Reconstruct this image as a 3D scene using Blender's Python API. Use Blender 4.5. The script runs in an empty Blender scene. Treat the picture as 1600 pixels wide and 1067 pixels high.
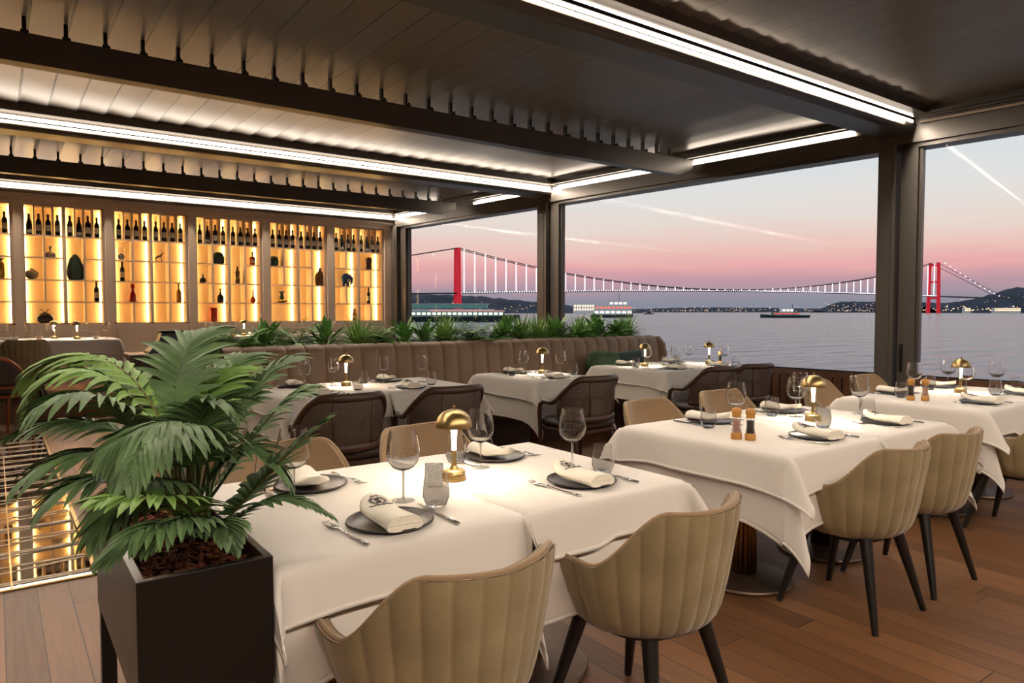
import bpy, math, random
from mathutils import Vector, Matrix, noise
PI = math.pi
S = bpy.context.scene
COL = S.collection
random.seed(7)

# ------------------------------------------------------------------ camera
FPX = 1104.0; PITCH = math.radians(2.45); YAW = math.radians(36.2); EYE = Vector((0, 0, 1.35))
FW = Vector((math.sin(YAW)*math.cos(PITCH), math.cos(YAW)*math.cos(PITCH), -math.sin(PITCH)))
RT = Vector((math.cos(YAW), -math.sin(YAW), 0)); UP = RT.cross(FW)
cam_data = bpy.data.cameras.new('camera'); cam = bpy.data.objects.new('camera', cam_data); COL.objects.link(cam)
cam_data.sensor_width = 36; cam_data.sensor_fit = 'HORIZONTAL'; cam_data.lens = FPX/1600*36
cam_data.clip_start = .05; cam_data.clip_end = 30000
cam.matrix_world = Matrix(((RT.x, UP.x, -FW.x, EYE.x), (RT.y, UP.y, -FW.y, EYE.y), (RT.z, UP.z, -FW.z, EYE.z), (0, 0, 0, 1)))
S.camera = cam
def ray(px, py): return FW + RT*((px-800)/FPX) - UP*((py-533.5)/FPX)
def on_z(px, py, z): d = ray(px, py); return EYE + d*((z-EYE.z)/d.z)
def on_y(px, py, y): d = ray(px, py); return EYE + d*(y/d.y)
def deep(px, py, dist): return EYE + ray(px, py)*dist

# ------------------------------------------------------------------ exposure, sky
S.view_settings.view_transform = 'Standard'; S.view_settings.look = 'None'
S.view_settings.exposure = 0.0; S.view_settings.gamma = 1.0; S.view_settings.use_curve_mapping = False
LED = 13.0          # radiance of the ceiling strips
LEDC = (1.0, .86, .71)
def srgb(r, g, b):
    def f(c):
        c /= 255.0
        return c/12.92 if c <= .04045 else ((c+.055)/1.055)**2.4
    return (f(r), f(g), f(b), 1)
w = bpy.data.worlds.new('dusk_sky'); S.world = w; w.use_nodes = True
nt = w.node_tree; nt.nodes.clear()
wo = nt.nodes.new('ShaderNodeOutputWorld'); bg = nt.nodes.new('ShaderNodeBackground')
tc = nt.nodes.new('ShaderNodeTexCoord'); sp = nt.nodes.new('ShaderNodeSeparateXYZ')
nt.links.new(tc.outputs['Generated'], sp.inputs[0])
mr = nt.nodes.new('ShaderNodeMapRange'); mr.inputs[1].default_value = -.02; mr.inputs[2].default_value = .40
nt.links.new(sp.outputs['Z'], mr.inputs[0])
# soft cloud bands shift the gradient a little
mp = nt.nodes.new('ShaderNodeMapping'); mp.inputs['Scale'].default_value = (2.2, 2.2, 26)
nz = nt.nodes.new('ShaderNodeTexNoise'); nz.inputs['Scale'].default_value = 1.6; nz.inputs['Detail'].default_value = 3
nt.links.new(tc.outputs['Generated'], mp.inputs[0]); nt.links.new(mp.outputs[0], nz.inputs[0])
ma = nt.nodes.new('ShaderNodeMath'); ma.operation = 'MULTIPLY_ADD'; ma.inputs[1].default_value = .09; ma.inputs[2].default_value = -.045
nt.links.new(nz.outputs['Fac'], ma.inputs[0])
ad = nt.nodes.new('ShaderNodeMath'); ad.operation = 'ADD'; nt.links.new(mr.outputs[0], ad.inputs[0]); nt.links.new(ma.outputs[0], ad.inputs[1])
cr = nt.nodes.new('ShaderNodeValToRGB'); nt.links.new(ad.outputs[0], cr.inputs[0])
stops = [(0.0, (128, 136, 150)), (.06, (136, 138, 152)), (.10, (152, 143, 156)), (.145, (194, 152, 161)), (.19, (228, 168, 168)),
         (.25, (232, 192, 183)), (.32, (228, 212, 203)), (.42, (221, 219, 217)), (.56, (208, 217, 224)), (.8, (200, 209, 217)), (1.0, (184, 194, 205))]
while len(cr.color_ramp.elements) < len(stops): cr.color_ramp.elements.new(.5)
for e, (p, c) in zip(cr.color_ramp.elements, stops): e.position = p; e.color = srgb(*c)
nt.links.new(cr.outputs[0], bg.inputs[0]); bg.inputs[1].default_value = 1.08
nt.links.new(bg.outputs[0], wo.inputs[0])

# ------------------------------------------------------------------ materials
MATS = {}
def mat(name, col, rough=.5, metal=0, spec=.5, emit=None, es=0, bump=None, var=None, **kw):
    m = bpy.data.materials.new(name); m.use_nodes = True; MATS[name] = m
    n = m.node_tree.nodes; l = m.node_tree.links; b = n['Principled BSDF']
    c = srgb(*col); b.inputs['Base Color'].default_value = c
    b.inputs['Roughness'].default_value = rough; b.inputs['Metallic'].default_value = metal
    b.inputs['Specular IOR Level'].default_value = spec
    if emit: b.inputs['Emission Color'].default_value = (*emit[:3], 1); b.inputs['Emission Strength'].default_value = es
    for k, v in kw.items(): b.inputs[k].default_value = v
    t = n.new('ShaderNodeTexCoord')
    if var:   # (scale, amount, stretch)
        mpn = n.new('ShaderNodeMapping'); mpn.inputs['Scale'].default_value = var[2] if len(var) > 2 else (1, 1, 1)
        q = n.new('ShaderNodeTexNoise'); q.inputs['Scale'].default_value = var[0]; q.inputs['Detail'].default_value = 5
        l.new(t.outputs['Object'], mpn.inputs[0]); l.new(mpn.outputs[0], q.inputs[0])
        r = n.new('ShaderNodeValToRGB'); a = var[1]
        r.color_ramp.elements[0].position = .3; r.color_ramp.elements[1].position = .7
        r.color_ramp.elements[0].color = tuple(x*(1-a) for x in c[:3])+(1,); r.color_ramp.elements[1].color = tuple(min(1, x*(1+a)) for x in c[:3])+(1,)
        l.new(q.outputs['Fac'], r.inputs[0]); l.new(r.outputs[0], b.inputs['Base Color'])
    if bump:  # (scale, strength, stretch)
        mpn = n.new('ShaderNodeMapping'); mpn.inputs['Scale'].default_value = bump[2] if len(bump) > 2 else (1, 1, 1)
        q = n.new('ShaderNodeTexNoise'); q.inputs['Scale'].default_value = bump[0]; q.inputs['Detail'].default_value = 4
        l.new(t.outputs['Object'], mpn.inputs[0]); l.new(mpn.outputs[0], q.inputs[0])
        bp = n.new('ShaderNodeBump'); bp.inputs['Strength'].default_value = bump[1]; bp.inputs['Distance'].default_value = .01
        l.new(q.outputs['Fac'], bp.inputs['Height']); l.new(bp.outputs[0], b.inputs['Normal'])
    return m
def emat(name, col, strength):
    m = bpy.data.materials.new(name); m.use_nodes = True; n = m.node_tree.nodes; n.clear()
    o = n.new('ShaderNodeOutputMaterial'); e = n.new('ShaderNodeEmission'); e.inputs[0].default_value = (*col[:3], 1); e.inputs[1].default_value = strength
    m.node_tree.links.new(e.outputs[0], o.inputs[0]); return m
def pane_mat(name, tint, fres=1.45, coat=.12):
    m = bpy.data.materials.new(name); m.use_nodes = True; n = m.node_tree.nodes; l = m.node_tree.links; n.clear()
    o = n.new('ShaderNodeOutputMaterial'); t = n.new('ShaderNodeBsdfTransparent'); g = n.new('ShaderNodeBsdfGlossy')
    t.inputs[0].default_value = (*tint, 1); g.inputs['Roughness'].default_value = .0
    f = n.new('ShaderNodeFresnel'); x = n.new('ShaderNodeMixShader'); ge = n.new('ShaderNodeNewGeometry')
    ior = n.new('ShaderNodeMapRange'); ior.inputs[3].default_value = fres; ior.inputs[4].default_value = 1/fres   # same reflectance from both sides of the sheet
    l.new(ge.outputs['Backfacing'], ior.inputs[0]); l.new(ior.outputs[0], f.inputs[0])
    k = n.new('ShaderNodeMath'); k.operation = 'MULTIPLY'; k.inputs[1].default_value = coat; l.new(f.outputs[0], k.inputs[0])
    l.new(k.outputs[0], x.inputs[0]); l.new(t.outputs[0], x.inputs[1]); l.new(g.outputs[0], x.inputs[2]); l.new(x.outputs[0], o.inputs[0]); return m

M = dict(
    alu=mat('bronze_aluminium', (92, 86, 80), .34, .35, .5, bump=(3, .04, (1, 1, 1))),
    louver=mat('louver_aluminium', (134, 126, 118), .32, .35, .5, bump=(2.0, .05, (6, .4, 1))),
    darkmetal=mat('dark_metal', (30, 29, 29), .35, .3),
    black=mat('black_lacquer', (14, 13, 13), .35),
    planter=mat('planter_metal', (24, 23, 22), .32, .2, .5),
    cloth=mat('white_linen', (222, 214, 205), .85, 0, .2, bump=(700, .12), **{'Sheen Weight': .2}),
    napkin=mat('cream_linen', (236, 228, 212), .85, 0, .2, bump=(500, .15)),
    velvet=mat('taupe_velvet', (148, 131, 98), .75, 0, .25, var=(7, .17), bump=(60, .12), **{'Sheen Weight': .35, 'Sheen Roughness': .4}),
    velvet_in=mat('tan_velvet', (150, 124, 94), .75, 0, .25, var=(7, .06), **{'Sheen Weight': .25}),
    leather=mat('taupe_leather', (150, 124, 100), .55, 0, .4, var=(4, .05)),
    darkleather=mat('brown_leather', (66, 50, 42), .42, 0, .5, bump=(90, .1)),
    walnut=mat('walnut', (72, 50, 38), .38, 0, .5, var=(6, .25, (1, 1, 8))),
    orangewood=mat('orange_wood', (150, 82, 34), .35, 0, .5, var=(6, .2)),
    panelwood=mat('panel_wood', (92, 58, 38), .4, 0, .5, var=(5, .3, (1, 6, .4))),
    ebony=mat('ebonised_wood', (26, 22, 20), .38, 0, .5),
    brass=mat('brushed_brass', (186, 160, 108), .30, 1, .5, bump=(120, .06, (1, 1, 12))),
    oldbrass=mat('aged_brass', (150, 108, 62), .38, 1, .5, var=(8, .25)),
    basemetal=mat('bronze_base', (112, 92, 78), .42, .8, .5, var=(6, .2)),
    steel=mat('steel', (205, 203, 200), .16, 1),
    plate=mat('stoneware', (82, 74, 70), .35, 0, .6, var=(30, .35)),
    platerim=mat('stoneware_rim', (44, 40, 38), .4, 0, .5),
    ink=mat('embroidery', (34, 34, 40), .8),
    
    oak=mat('light_wood', (196, 138, 66), .42, 0, .5, var=(20, .15, (1, 1, 6))),
    salt=mat('pink_salt', (232, 178, 158), .7, bump=(300, .8), var=(200, .3)),
    pepper=mat('peppercorns', (58, 48, 42), .7, bump=(300, .8), var=(220, .5)),
    shelf=mat('painted_shelf', (214, 192, 168), .5, 0, .4),
    shelfback=mat('shelf_back', (232, 208, 172), .55, 0, .4),
    plaster=mat('warm_plaster', (150, 128, 108), .8),
    bottle=mat('bottle_glass', (18, 20, 14), .08, 0, .8),
    label=mat('paper_label', (222, 212, 190), .7),
    capsule=mat('dark_capsule', (60, 16, 16), .4),
    bark=mat('bark_chips', (112, 62, 38), .85, 0, .3, var=(60, .6), bump=(90, .9)),
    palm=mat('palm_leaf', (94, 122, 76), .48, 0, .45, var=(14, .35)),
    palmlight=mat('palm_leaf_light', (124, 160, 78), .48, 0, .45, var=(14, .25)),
    palmstem=mat('palm_stem', (112, 104, 56), .6),
    fern=mat('fern_leaf', (122, 172, 80), .5, 0, .45, var=(18, .35)),
    grassy=mat('grass_leaf', (150, 190, 100), .5, 0, .45, var=(18, .25)),
    broad=mat('broad_leaf', (106, 160, 80), .45, 0, .5, var=(14, .3)),
    greenfab=mat('green_cushion', (70, 92, 66), .85, 0, .2, var=(20, .15)),
    hill=mat('wooded_hill_haze', (66, 72, 84), .95, 0, .1, var=(.012, .3)),  # grey-blue of the dusk haze is put into the colour
    white=mat('white_paint', (225, 228, 230), .4),
    hullgreen=mat('dark_hull', (30, 46, 52), .4),
    hullteal=mat('ferry_teal', (110, 168, 160), .45),
    red=mat('red_glaze', (170, 22, 16), .2, 0, .7),
    redlamp=mat('red_cylinder', (200, 50, 20), .35, 0, .5, bump=(40, .6)),
    greendark=mat('dark_green_ceramic', (34, 52, 36), .5, 0, .4, bump=(12, .5)),
    greenstone=mat('green_stone', (34, 74, 52), .3, 0, .5, var=(12, .4)),
    blue=mat('blue_enamel', (40, 84, 140), .35, 0, .5, var=(14, .3)),
    amber=mat('amber_liquor', (190, 104, 24), .1, 0, .7),
    orangeglass=mat('orange_glass', (206, 70, 26), .1, 0, .7),
    brownglass=mat('brown_glass', (86, 52, 26), .1, 0, .7),
    silver=mat('speckled_silver', (170, 165, 150), .3, .6, .5, var=(90, .8)),
    gold=mat('gold_metal', (190, 150, 70), .25, 1),
    ledge=mat('ledge_dark', (48, 44, 41), .25, .5),
    mirror=mat('glass_floor', (40, 32, 28), .04, .0, 1.0, **{'Coat Weight': 1.0}),
    lattice=mat('cream_lattice', (196, 176, 152), .4),
    concrete=mat('quay', (110, 105, 100), .8),
)
M['led'] = emat('ceiling_led', LEDC, LED)
M['led2'] = emat('window_led', (1.0, .86, .72), LED)
M['shelfled'] = emat('shelf_led', (1.0, .66, .24), 30.0)
M['stemglow'] = emat('lamp_stem_glow', (1.0, .80, .52), 7.0)
M['bulb'] = emat('lamp_disc', (1.0, .80, .55), 8.0)
M['whitedot'] = emat('bridge_lights', (1.0, .93, 1.0), 3.0)
M['towerglow'] = mat('tower_red_glow', (150, 20, 30), .6, emit=(1, .02, .05), es=.38)  # red floodlighting of the towers is put into their material as emission
M['warmdot'] = emat('shore_lights', (1.0, .62, .35), 3.0)
M['whitewin'] = emat('ship_windows', (1.0, .9, .78), 1.4)
M['redwin'] = emat('ship_red_light', (1.0, .18, .12), 1.3)
M['pane'] = pane_mat('window_glass', (.985, .99, .99), 1.35)
M['glass'] = mat('clear_glass', (255, 255, 255), 0.0, 0, .5, **{'Transmission Weight': 1.0, 'IOR': 1.45})
M['thin_glass'] = pane_mat('thin_glass', (.96, .965, .97), 1.5, 1.4)
# sea
m = mat('sea_water', (118, 124, 128), .2, 0, .5); M['sea'] = m
n = m.node_tree.nodes; l = m.node_tree.links; b = n['Principled BSDF']; b.inputs['IOR'].default_value = 1.33
t = n.new('ShaderNodeTexCoord'); mpn = n.new('ShaderNodeMapping'); mpn.inputs['Rotation'].default_value = (0, 0, YAW)
mpn.inputs['Scale'].default_value = (.05, .22, 1)
q = n.new('ShaderNodeTexNoise'); q.inputs['Scale'].default_value = 1.0; q.inputs['Detail'].default_value = 6
l.new(t.outputs['Object'], mpn.inputs[0]); l.new(mpn.outputs[0], q.inputs[0])
bp = n.new('ShaderNodeBump'); bp.inputs['Strength'].default_value = 1.0; bp.inputs['Distance'].default_value = 3.2
l.new(q.outputs['Fac'], bp.inputs['Height']); l.new(bp.outputs[0], b.inputs['Normal'])
# deck boards: planks along Y, .13 wide
m = mat('deck_boards', (128, 90, 60), .42, 0, .45); M['deck'] = m
n = m.node_tree.nodes; l = m.node_tree.links; b = n['Principled BSDF']
t = n.new('ShaderNodeTexCoord'); sx = n.new('ShaderNodeSeparateXYZ'); l.new(t.outputs['Object'], sx.inputs[0])
def mnode(op, a, bb=None):
    x = n.new('ShaderNodeMath'); x.operation = op
    for i, v in enumerate((a, bb)):
        if v is None: continue
        if isinstance(v, (int, float)): x.inputs[i].default_value = v
        else: l.new(v, x.inputs[i])
    return x.outputs[0]
u = mnode('DIVIDE', sx.outputs['X'], .13); fl = mnode('FLOOR', u); fr = mnode('FRACT', u)
wn = n.new('ShaderNodeTexWhiteNoise'); wn.noise_dimensions = '1D'; l.new(fl, wn.inputs['W'])
v2 = mnode('ADD', mnode('DIVIDE', sx.outputs['Y'], 2.1), mnode('MULTIPLY', wn.outputs['Value'], 7.0))
fl2 = mnode('FLOOR', v2); fr2 = mnode('FRACT', v2)
wn2 = n.new('ShaderNodeTexWhiteNoise'); wn2.noise_dimensions = '2D'; cx = n.new('ShaderNodeCombineXYZ'); l.new(fl, cx.inputs[0]); l.new(fl2, cx.inputs[1]); l.new(cx.outputs[0], wn2.inputs['Vector'])
mpn = n.new('ShaderNodeMapping'); mpn.inputs['Scale'].default_value = (30, 1.6, 1)
q = n.new('ShaderNodeTexNoise'); q.inputs['Scale'].default_value = 1.5; q.inputs['Detail'].default_value = 7; q.inputs['Distortion'].default_value = .6
av = n.new('ShaderNodeVectorMath'); av.operation = 'ADD'; l.new(t.outputs['Object'], av.inputs[0]); l.new(wn2.outputs['Color'], av.inputs[1]); l.new(av.outputs[0], mpn.inputs[0]); l.new(mpn.outputs[0], q.inputs[0])
val = mnode('ADD', mnode('MULTIPLY', wn2.outputs['Value'], .55), mnode('MULTIPLY', q.outputs['Fac'], .6))
r = n.new('ShaderNodeValToRGB'); r.color_ramp.elements[0].position = .15; r.color_ramp.elements[1].position = .95
r.color_ramp.elements[0].color = srgb(82, 52, 32); r.color_ramp.elements[1].color = srgb(138, 95, 60); l.new(val, r.inputs[0])
g1 = mnode('LESS_THAN', fr, .028); g2 = mnode('LESS_THAN', fr2, .002); gg = mnode('MAXIMUM', g1, g2)
mx = n.new('ShaderNodeMixRGB'); l.new(gg, mx.inputs[0]); l.new(r.outputs[0], mx.inputs[1]); mx.inputs[2].default_value = srgb(30, 20, 14); l.new(mx.outputs[0], b.inputs['Base Color'])
bp = n.new('ShaderNodeBump'); bp.inputs['Strength'].default_value = .5; bp.inputs['Distance'].default_value = .003
l.new(mnode('SUBTRACT', mnode('MULTIPLY', q.outputs['Fac'], .25), gg), bp.inputs['Height']); l.new(bp.outputs[0], b.inputs['Normal'])
# cane mesh: transparent weave
m = bpy.data.materials.new('cane_mesh'); m.use_nodes = True; M['cane'] = m
n = m.node_tree.nodes; l = m.node_tree.links; b = n['Principled BSDF']; b.inputs['Base Color'].default_value = srgb(88, 70, 58); b.inputs['Roughness'].default_value = .5
tr = n.new('ShaderNodeBsdfTransparent'); mxs = n.new('ShaderNodeMixShader'); t = n.new('ShaderNodeTexCoord')
ck = n.new('ShaderNodeTexChecker'); ck.inputs['Scale'].default_value = 190; l.new(t.outputs['Object'], ck.inputs[0])
mm = n.new('ShaderNodeMath'); mm.operation = 'MULTIPLY'; mm.inputs[1].default_value = .42; l.new(ck.outputs['Fac'], mm.inputs[0])
l.new(mm.outputs[0], mxs.inputs[0]); l.new(b.outputs[0], mxs.inputs[1]); l.new(tr.outputs[0], mxs.inputs[2]); l.new(mxs.outputs[0], n['Material Output'].inputs[0])

# ------------------------------------------------------------------ mesh helpers
class G:
    def __init__(s): s.v = []; s.f = []
    def add(s, vs, fs):
        o = len(s.v); s.v += [tuple(a) for a in vs]; s.f += [tuple(i+o for i in f) for f in fs]; return s
    def box(s, x0, x1, y0, y1, z0, z1, bev=0):
        if bev:
            b = min(bev, (x1-x0)*.45, (y1-y0)*.45, (z1-z0)*.45)
            vs = []
            for z, i in ((z0, b), (z0+b, 0), (z1-b, 0), (z1, b)):
                c = [(x0+i+b, y0+i), (x1-i-b, y0+i), (x1-i, y0+i+b), (x1-i, y1-i-b), (x1-i-b, y1-i), (x0+i+b, y1-i), (x0+i, y1-i-b), (x0+i, y0+i+b)]
                vs += [(a, q, z) for a, q in c]
            fs = [tuple(range(7, -1, -1)), tuple(range(24, 32))]
            for k in range(3):
                for j in range(8): fs.append((k*8+j, k*8+(j+1) % 8, k*8+8+(j+1) % 8, k*8+8+j))
            return s.add(vs, fs)
        vs = [(x0, y0, z0), (x1, y0, z0), (x1, y1, z0), (x0, y1, z0), (x0, y0, z1), (x1, y0, z1), (x1, y1, z1), (x0, y1, z1)]
        return s.add(vs, [(0, 3, 2, 1), (4, 5, 6, 7), (0, 1, 5, 4), (1, 2, 6, 5), (2, 3, 7, 6), (3, 0, 4, 7)])
    def lathe(s, prof, n=24, c=(0, 0, 0), cap=True, sx=1, sy=1):
        vs = []; fs = []
        for r_, z in prof:
            for i in range(n):
                a = 2*PI*i/n; vs.append((c[0]+r_*sx*math.cos(a), c[1]+r_*sy*math.sin(a), c[2]+z))
        for k in range(len(prof)-1):
            for i in range(n): fs.append((k*n+i, k*n+(i+1) % n, (k+1)*n+(i+1) % n, (k+1)*n+i))
        if cap:
            if prof[0][0] > 1e-6: fs.append(tuple(range(n-1, -1, -1)))
            if prof[-1][0] > 1e-6: fs.append(tuple(range((len(prof)-1)*n, len(prof)*n)))
        return s.add(vs, fs)
    def tube(s, pts, rad, n=8, cap=True, flat=1.0):
        pts = [Vector(p) for p in pts]; vs = []; fs = []
        rr = rad if isinstance(rad, (list, tuple)) else [rad]*len(pts)
        ref = None
        for i, p in enumerate(pts):
            d = (pts[min(i+1, len(pts)-1)]-pts[max(i-1, 0)]).normalized()
            if ref is None:
                ref = Vector((0, 0, 1)) if abs(d.z) < .9 else Vector((1, 0, 0))
            a = (ref-d*ref.dot(d)).normalized(); bb = d.cross(a); ref = a
            for k in range(n):
                t_ = 2*PI*k/n; vs.append(p+(a*math.cos(t_)*flat+bb*math.sin(t_))*rr[i])
        for i in range(len(pts)-1):
            for k in range(n): fs.append((i*n+k, i*n+(k+1) % n, (i+1)*n+(k+1) % n, (i+1)*n+k))
        if cap: fs.append(tuple(range(n-1, -1, -1))); fs.append(tuple(range((len(pts)-1)*n, len(pts)*n)))
        return s.add(vs, fs)
    def grid(s, fn, nu, nv, closeu=False):
        vs = [fn(i/(nu if closeu else nu), j/nv) for j in range(nv+1) for i in range(nu if closeu else nu+1)]
        W_ = nu if closeu else nu+1; fs = []
        for j in range(nv):
            for i in range(nu): fs.append((j*W_+i, j*W_+(i+1) % W_, (j+1)*W_+(i+1) % W_, (j+1)*W_+i))
        return s.add(vs, fs)
    def sph(s, c, r_, nu=16, nv=10, sx=1, sy=1, sz=1):
        prof = [(max(1e-7, r_*math.sin(PI*k/nv)), -r_*sz*math.cos(PI*k/nv)) for k in range(nv+1)]
        return s.lathe(prof, nu, c, False, sx, sy)
    def obj(s, name, material, parent=None, smooth=False, solid=0, sub=0, auto=None, bevel=0):
        me = bpy.data.meshes.new(name); me.from_pydata(s.v, [], s.f); me.materials.append(material)
        if smooth:
            me.polygons.foreach_set('use_smooth', [True]*len(me.polygons))
            if auto: me.set_sharp_from_angle(angle=math.radians(auto))
        me.update()
        o = bpy.data.objects.new(name, me); COL.objects.link(o)
        if parent: o.parent = parent
        if solid: md = o.modifiers.new('s', 'SOLIDIFY'); md.thickness = solid; md.offset = 0
        if bevel: md = o.modifiers.new('b', 'BEVEL'); md.width = bevel; md.segments = 2; md.limit_method = 'ANGLE'
        if sub: md = o.modifiers.new('u', 'SUBSURF'); md.levels = sub; md.render_levels = sub
        return o
def tag(o, label=None, cat=None, group=None, kind=None):
    if label: o['label'] = label
    if cat: o['category'] = cat
    if group: o['group'] = group
    if kind: o['kind'] = kind
    return o
def thing(name, label, cat, loc=(0, 0, 0), rz=0, group=None):
    o = bpy.data.objects.new(name, None); COL.objects.link(o); o.location = loc; o.rotation_euler = (0, 0, rz); o.empty_display_size = .1
    return tag(o, label, cat, group)
KIDS = {}
def copy_tree(o, parent=None):
    c = o.copy(); COL.objects.link(c)
    if parent: c.parent = parent
    for ch in [x for x in o.children]: copy_tree(ch, c)
    return c
FIRST = set()
def place(proto, loc, rz, label, group=None, sc=1):
    o = proto
    if proto.name in FIRST: o = copy_tree(proto)
    FIRST.add(proto.name)
    o.location = loc; o.rotation_euler = (0, 0, rz); o.scale = (sc, sc, sc) if sc != 1 else o.scale; o['label'] = label
    if group: o['group'] = group
    return o
def struct(o): o['kind'] = 'structure'; return o

# ------------------------------------------------------------------ room shell
GW = math.radians(-5.5); GU = Vector((math.sin(GW), math.cos(GW), 0)); GN = Vector((GU.y, -GU.x, 0)); G0 = Vector((7.3, 3.9, 0))
GLASS_ROT = -GW   # rotation that takes +Y to GU
def gbox(g, s0, s1, n0, n1, z0, z1):
    vs = [G0+GU*s+GN*nn+Vector((0, 0, z)) for z in (z0, z1) for s, nn in ((s0, n0), (s0, n1), (s1, n1), (s1, n0))]
    g.add(vs, [(3, 2, 1, 0), (4, 5, 6, 7), (0, 1, 5, 4), (1, 2, 6, 5), (2, 3, 7, 6), (3, 0, 4, 7)])
XL = -5.0; YB = -6.0; YW = 12.75; ZC = 3.33
def glassx(y): return 7.3+(y-3.9)*GU.x/GU.y
g = G(); g.add([(XL, YB, 0), (glassx(YB)+.1, YB, 0), (glassx(13.2)+.1, 13.2, 0), (XL, 13.2, 0), (XL, YB, -.2), (glassx(YB)+.1, YB, -.2), (glassx(13.2)+.1, 13.2, -.2), (XL, 13.2, -.2)],
               [(0, 1, 2, 3), (7, 6, 5, 4), (0, 4, 5, 1), (1, 5, 6, 2), (2, 6, 7, 3), (3, 7, 4, 0)])
struct(g.obj('floor', M['deck']))
struct(G().box(XL, 6.42, 10.45, 13.19, 0, .22).obj('trim_1', M['deck']))
struct(G().box(XL-.2, XL, YB, 13.3, 0, 3.5).obj('wall_left', M['plaster']))
struct(G().box(XL, glassx(YB)+.3, YB-.2, YB, 0, 3.5).obj('wall_back', M['plaster']))
struct(G().box(XL, 6.55, 13.2, 13.4, 0, 3.5).obj('wall_front', M['plaster']))
# louvred ceiling bays: blades run along Y, pitch .238
def louvers(name, y0, y1):
    g = G(); sl = G(); x = XL; k = 0; P_ = .238
    while x < 7.75:
        a = x+.009; b_ = min(x+P_-.009, 8.0); r_ = random.uniform(-.0015, .0015); r2 = random.uniform(-.003, .003)
        vs = []
        for y in (y0, y1):
            vs += [(a, y, ZC+.009+r_+r2), (b_, y, ZC-.009-r_), (b_, y, ZC+.03), (a, y, ZC+.03)]
        g.add(vs, [(0, 1, 2, 3), (7, 6, 5, 4), (0, 4, 5, 1), (1, 5, 6, 2), (2, 6, 7, 3), (3, 7, 4, 0)])
        x += P_; k += 1
        sl.box(x-.006, x+.006, y0, y1, ZC-.004, ZC+.03)  # black strips added to draw the shaded gaps between blades
    o = struct(g.obj(name, M['louver'])); struct(G().box(XL, 8.0, y0, y1, ZC+.045, ZC+.08).obj('gap_shade_backing', M['black'], o)); struct(sl.obj('gap_shade_strip', M['black'], o)); return o  # black sheet added above the blades to darken their gaps
louvers('ceiling', -1.2, 3.25); louvers('ceiling', 3.6, 8.25); louvers('ceiling', 8.6, 12.7); louvers('ceiling', -6.0, -1.5)
TR = [1]
def trim(g, m_, **k): TR[0] += 1; return struct(g.obj('trim_%d' % TR[0], m_, **k))
# main beams with a recessed light strip on the side towards -Y
def main_beam(y, double=False, x1=7.4, pw=230, lip=.05, tilt=-10):
    g = G()
    # section in (y,z), swept along x
    sec = [(y+.35, 3.40), (y+.35, 3.11), (y+.33, 3.09), (y+.06, 3.09), (y+.015, 3.105), (y, 3.13), (y-.002, 3.17), (y+.03, 3.175), (y+.03, 3.235), (y-.03, 3.24), (y-lip, 3.25), (y-lip, 3.32), (y-lip, 3.40)]
    n_ = len(sec); vs = [(XL, a, b_) for a, b_ in sec]+[(x1, a, b_) for a, b_ in sec]
    g.add(vs, [(i, (i+1) % n_, n_+(i+1) % n_, n_+i) for i in range(n_)]+[tuple(range(n_-1, -1, -1)), tuple(range(n_, 2*n_))])
    o = trim(g, M['alu'])
    t_ = thing('ceiling_light', '', 'ceiling light', (0, y, 3.2))
    st = [(3.178-3.2, 3.212-3.2)] if not double else [(3.172-3.2, 3.192-3.2), (3.221-3.2, 3.232-3.2)]
    for a, b_ in st: G().box(XL+.1, x1-.12, -.012, .028, a, b_).obj('light_strip', M['led'], t_)
    G().box(XL+.1, x1-.12, -.004, .0295, st[0][0]-.004, st[0][0]).obj('strip_housing', M['ledge'], t_)
    ld = bpy.data.lights.new('strip_light', 'AREA'); ld.shape = 'RECTANGLE'; ld.size = 10.0; ld.size_y = .014; ld.energy = pw; ld.color = LEDC
    lo = bpy.data.objects.new('strip_light', ld); COL.objects.link(lo); lo.parent = t_; lo.location = ((x1-5.0)/2+.9, -.006, -.036); lo.rotation_euler = (math.radians(tilt), 0, 0)
    if tilt > 0: lo.location = ((x1-5.0)/2+.8, .18, -.125); G().box(XL+.1, x1-.12, .16, .20, -.118, -.109).obj('added_under_strip', M['led'], t_)  # unseen underside strip and lamp, added to brighten the sides facing the camera
    if double: G().box(XL+.1, x1-.12, -.022, -.008, -.007, .020).obj('strip_divider', M['ledge'], t_)
    return t_
tag(main_beam(3.30, True, 7.33, 170, .11), 'long double light strip along the nearest ceiling beam')
tag(main_beam(8.30, False, 6.9), 'long light strip along the ceiling beam meeting the middle window post')
tag(main_beam(12.62, False, 6.44), 'long light strip above the cornice of the bottle shelves')
tag(main_beam(-1.55, True, 7.75, 275, .05, 8), 'long double light strip on the beam behind the camera')
# middle beams with louver brackets
def mid_beam(y, x1):
    g = G(); g.box(XL, x1, y, y+.12, 3.0, 3.2)
    g.add([(x1, y, 3.0), (x1, y+.12, 3.0), (x1+.22, y+.12, 3.09), (x1+.22, y, 3.09), (x1, y, 3.2), (x1, y+.12, 3.2), (x1+.22, y+.12, 3.2), (x1+.22, y, 3.2)],
          [(3, 2, 1, 0), (4, 5, 6, 7), (0, 1, 5, 4), (2, 3, 7, 6), (1, 2, 6, 5), (3, 0, 4, 7)])
    tb = trim(g, M['alu'])
    x = -.03-.238*18; br = None
    while x < x1:
        if x > -1.5:
            if br is None:
                q_ = G(); q_.box(-.012, .012, .05, .09, 3.2, 3.322); q_.box(-.024, .024, .012, .05, 3.2, 3.222); q_.tube([(0, .0, 3.222), (0, .03, 3.222)], .010, 10)
                br = q_.obj('louver_bracket', M['black'], tb); br.location = (x, y, 0)
            else:
                c = br.copy(); COL.objects.link(c); c.location = (x, y, 0)
        x += .238
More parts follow.
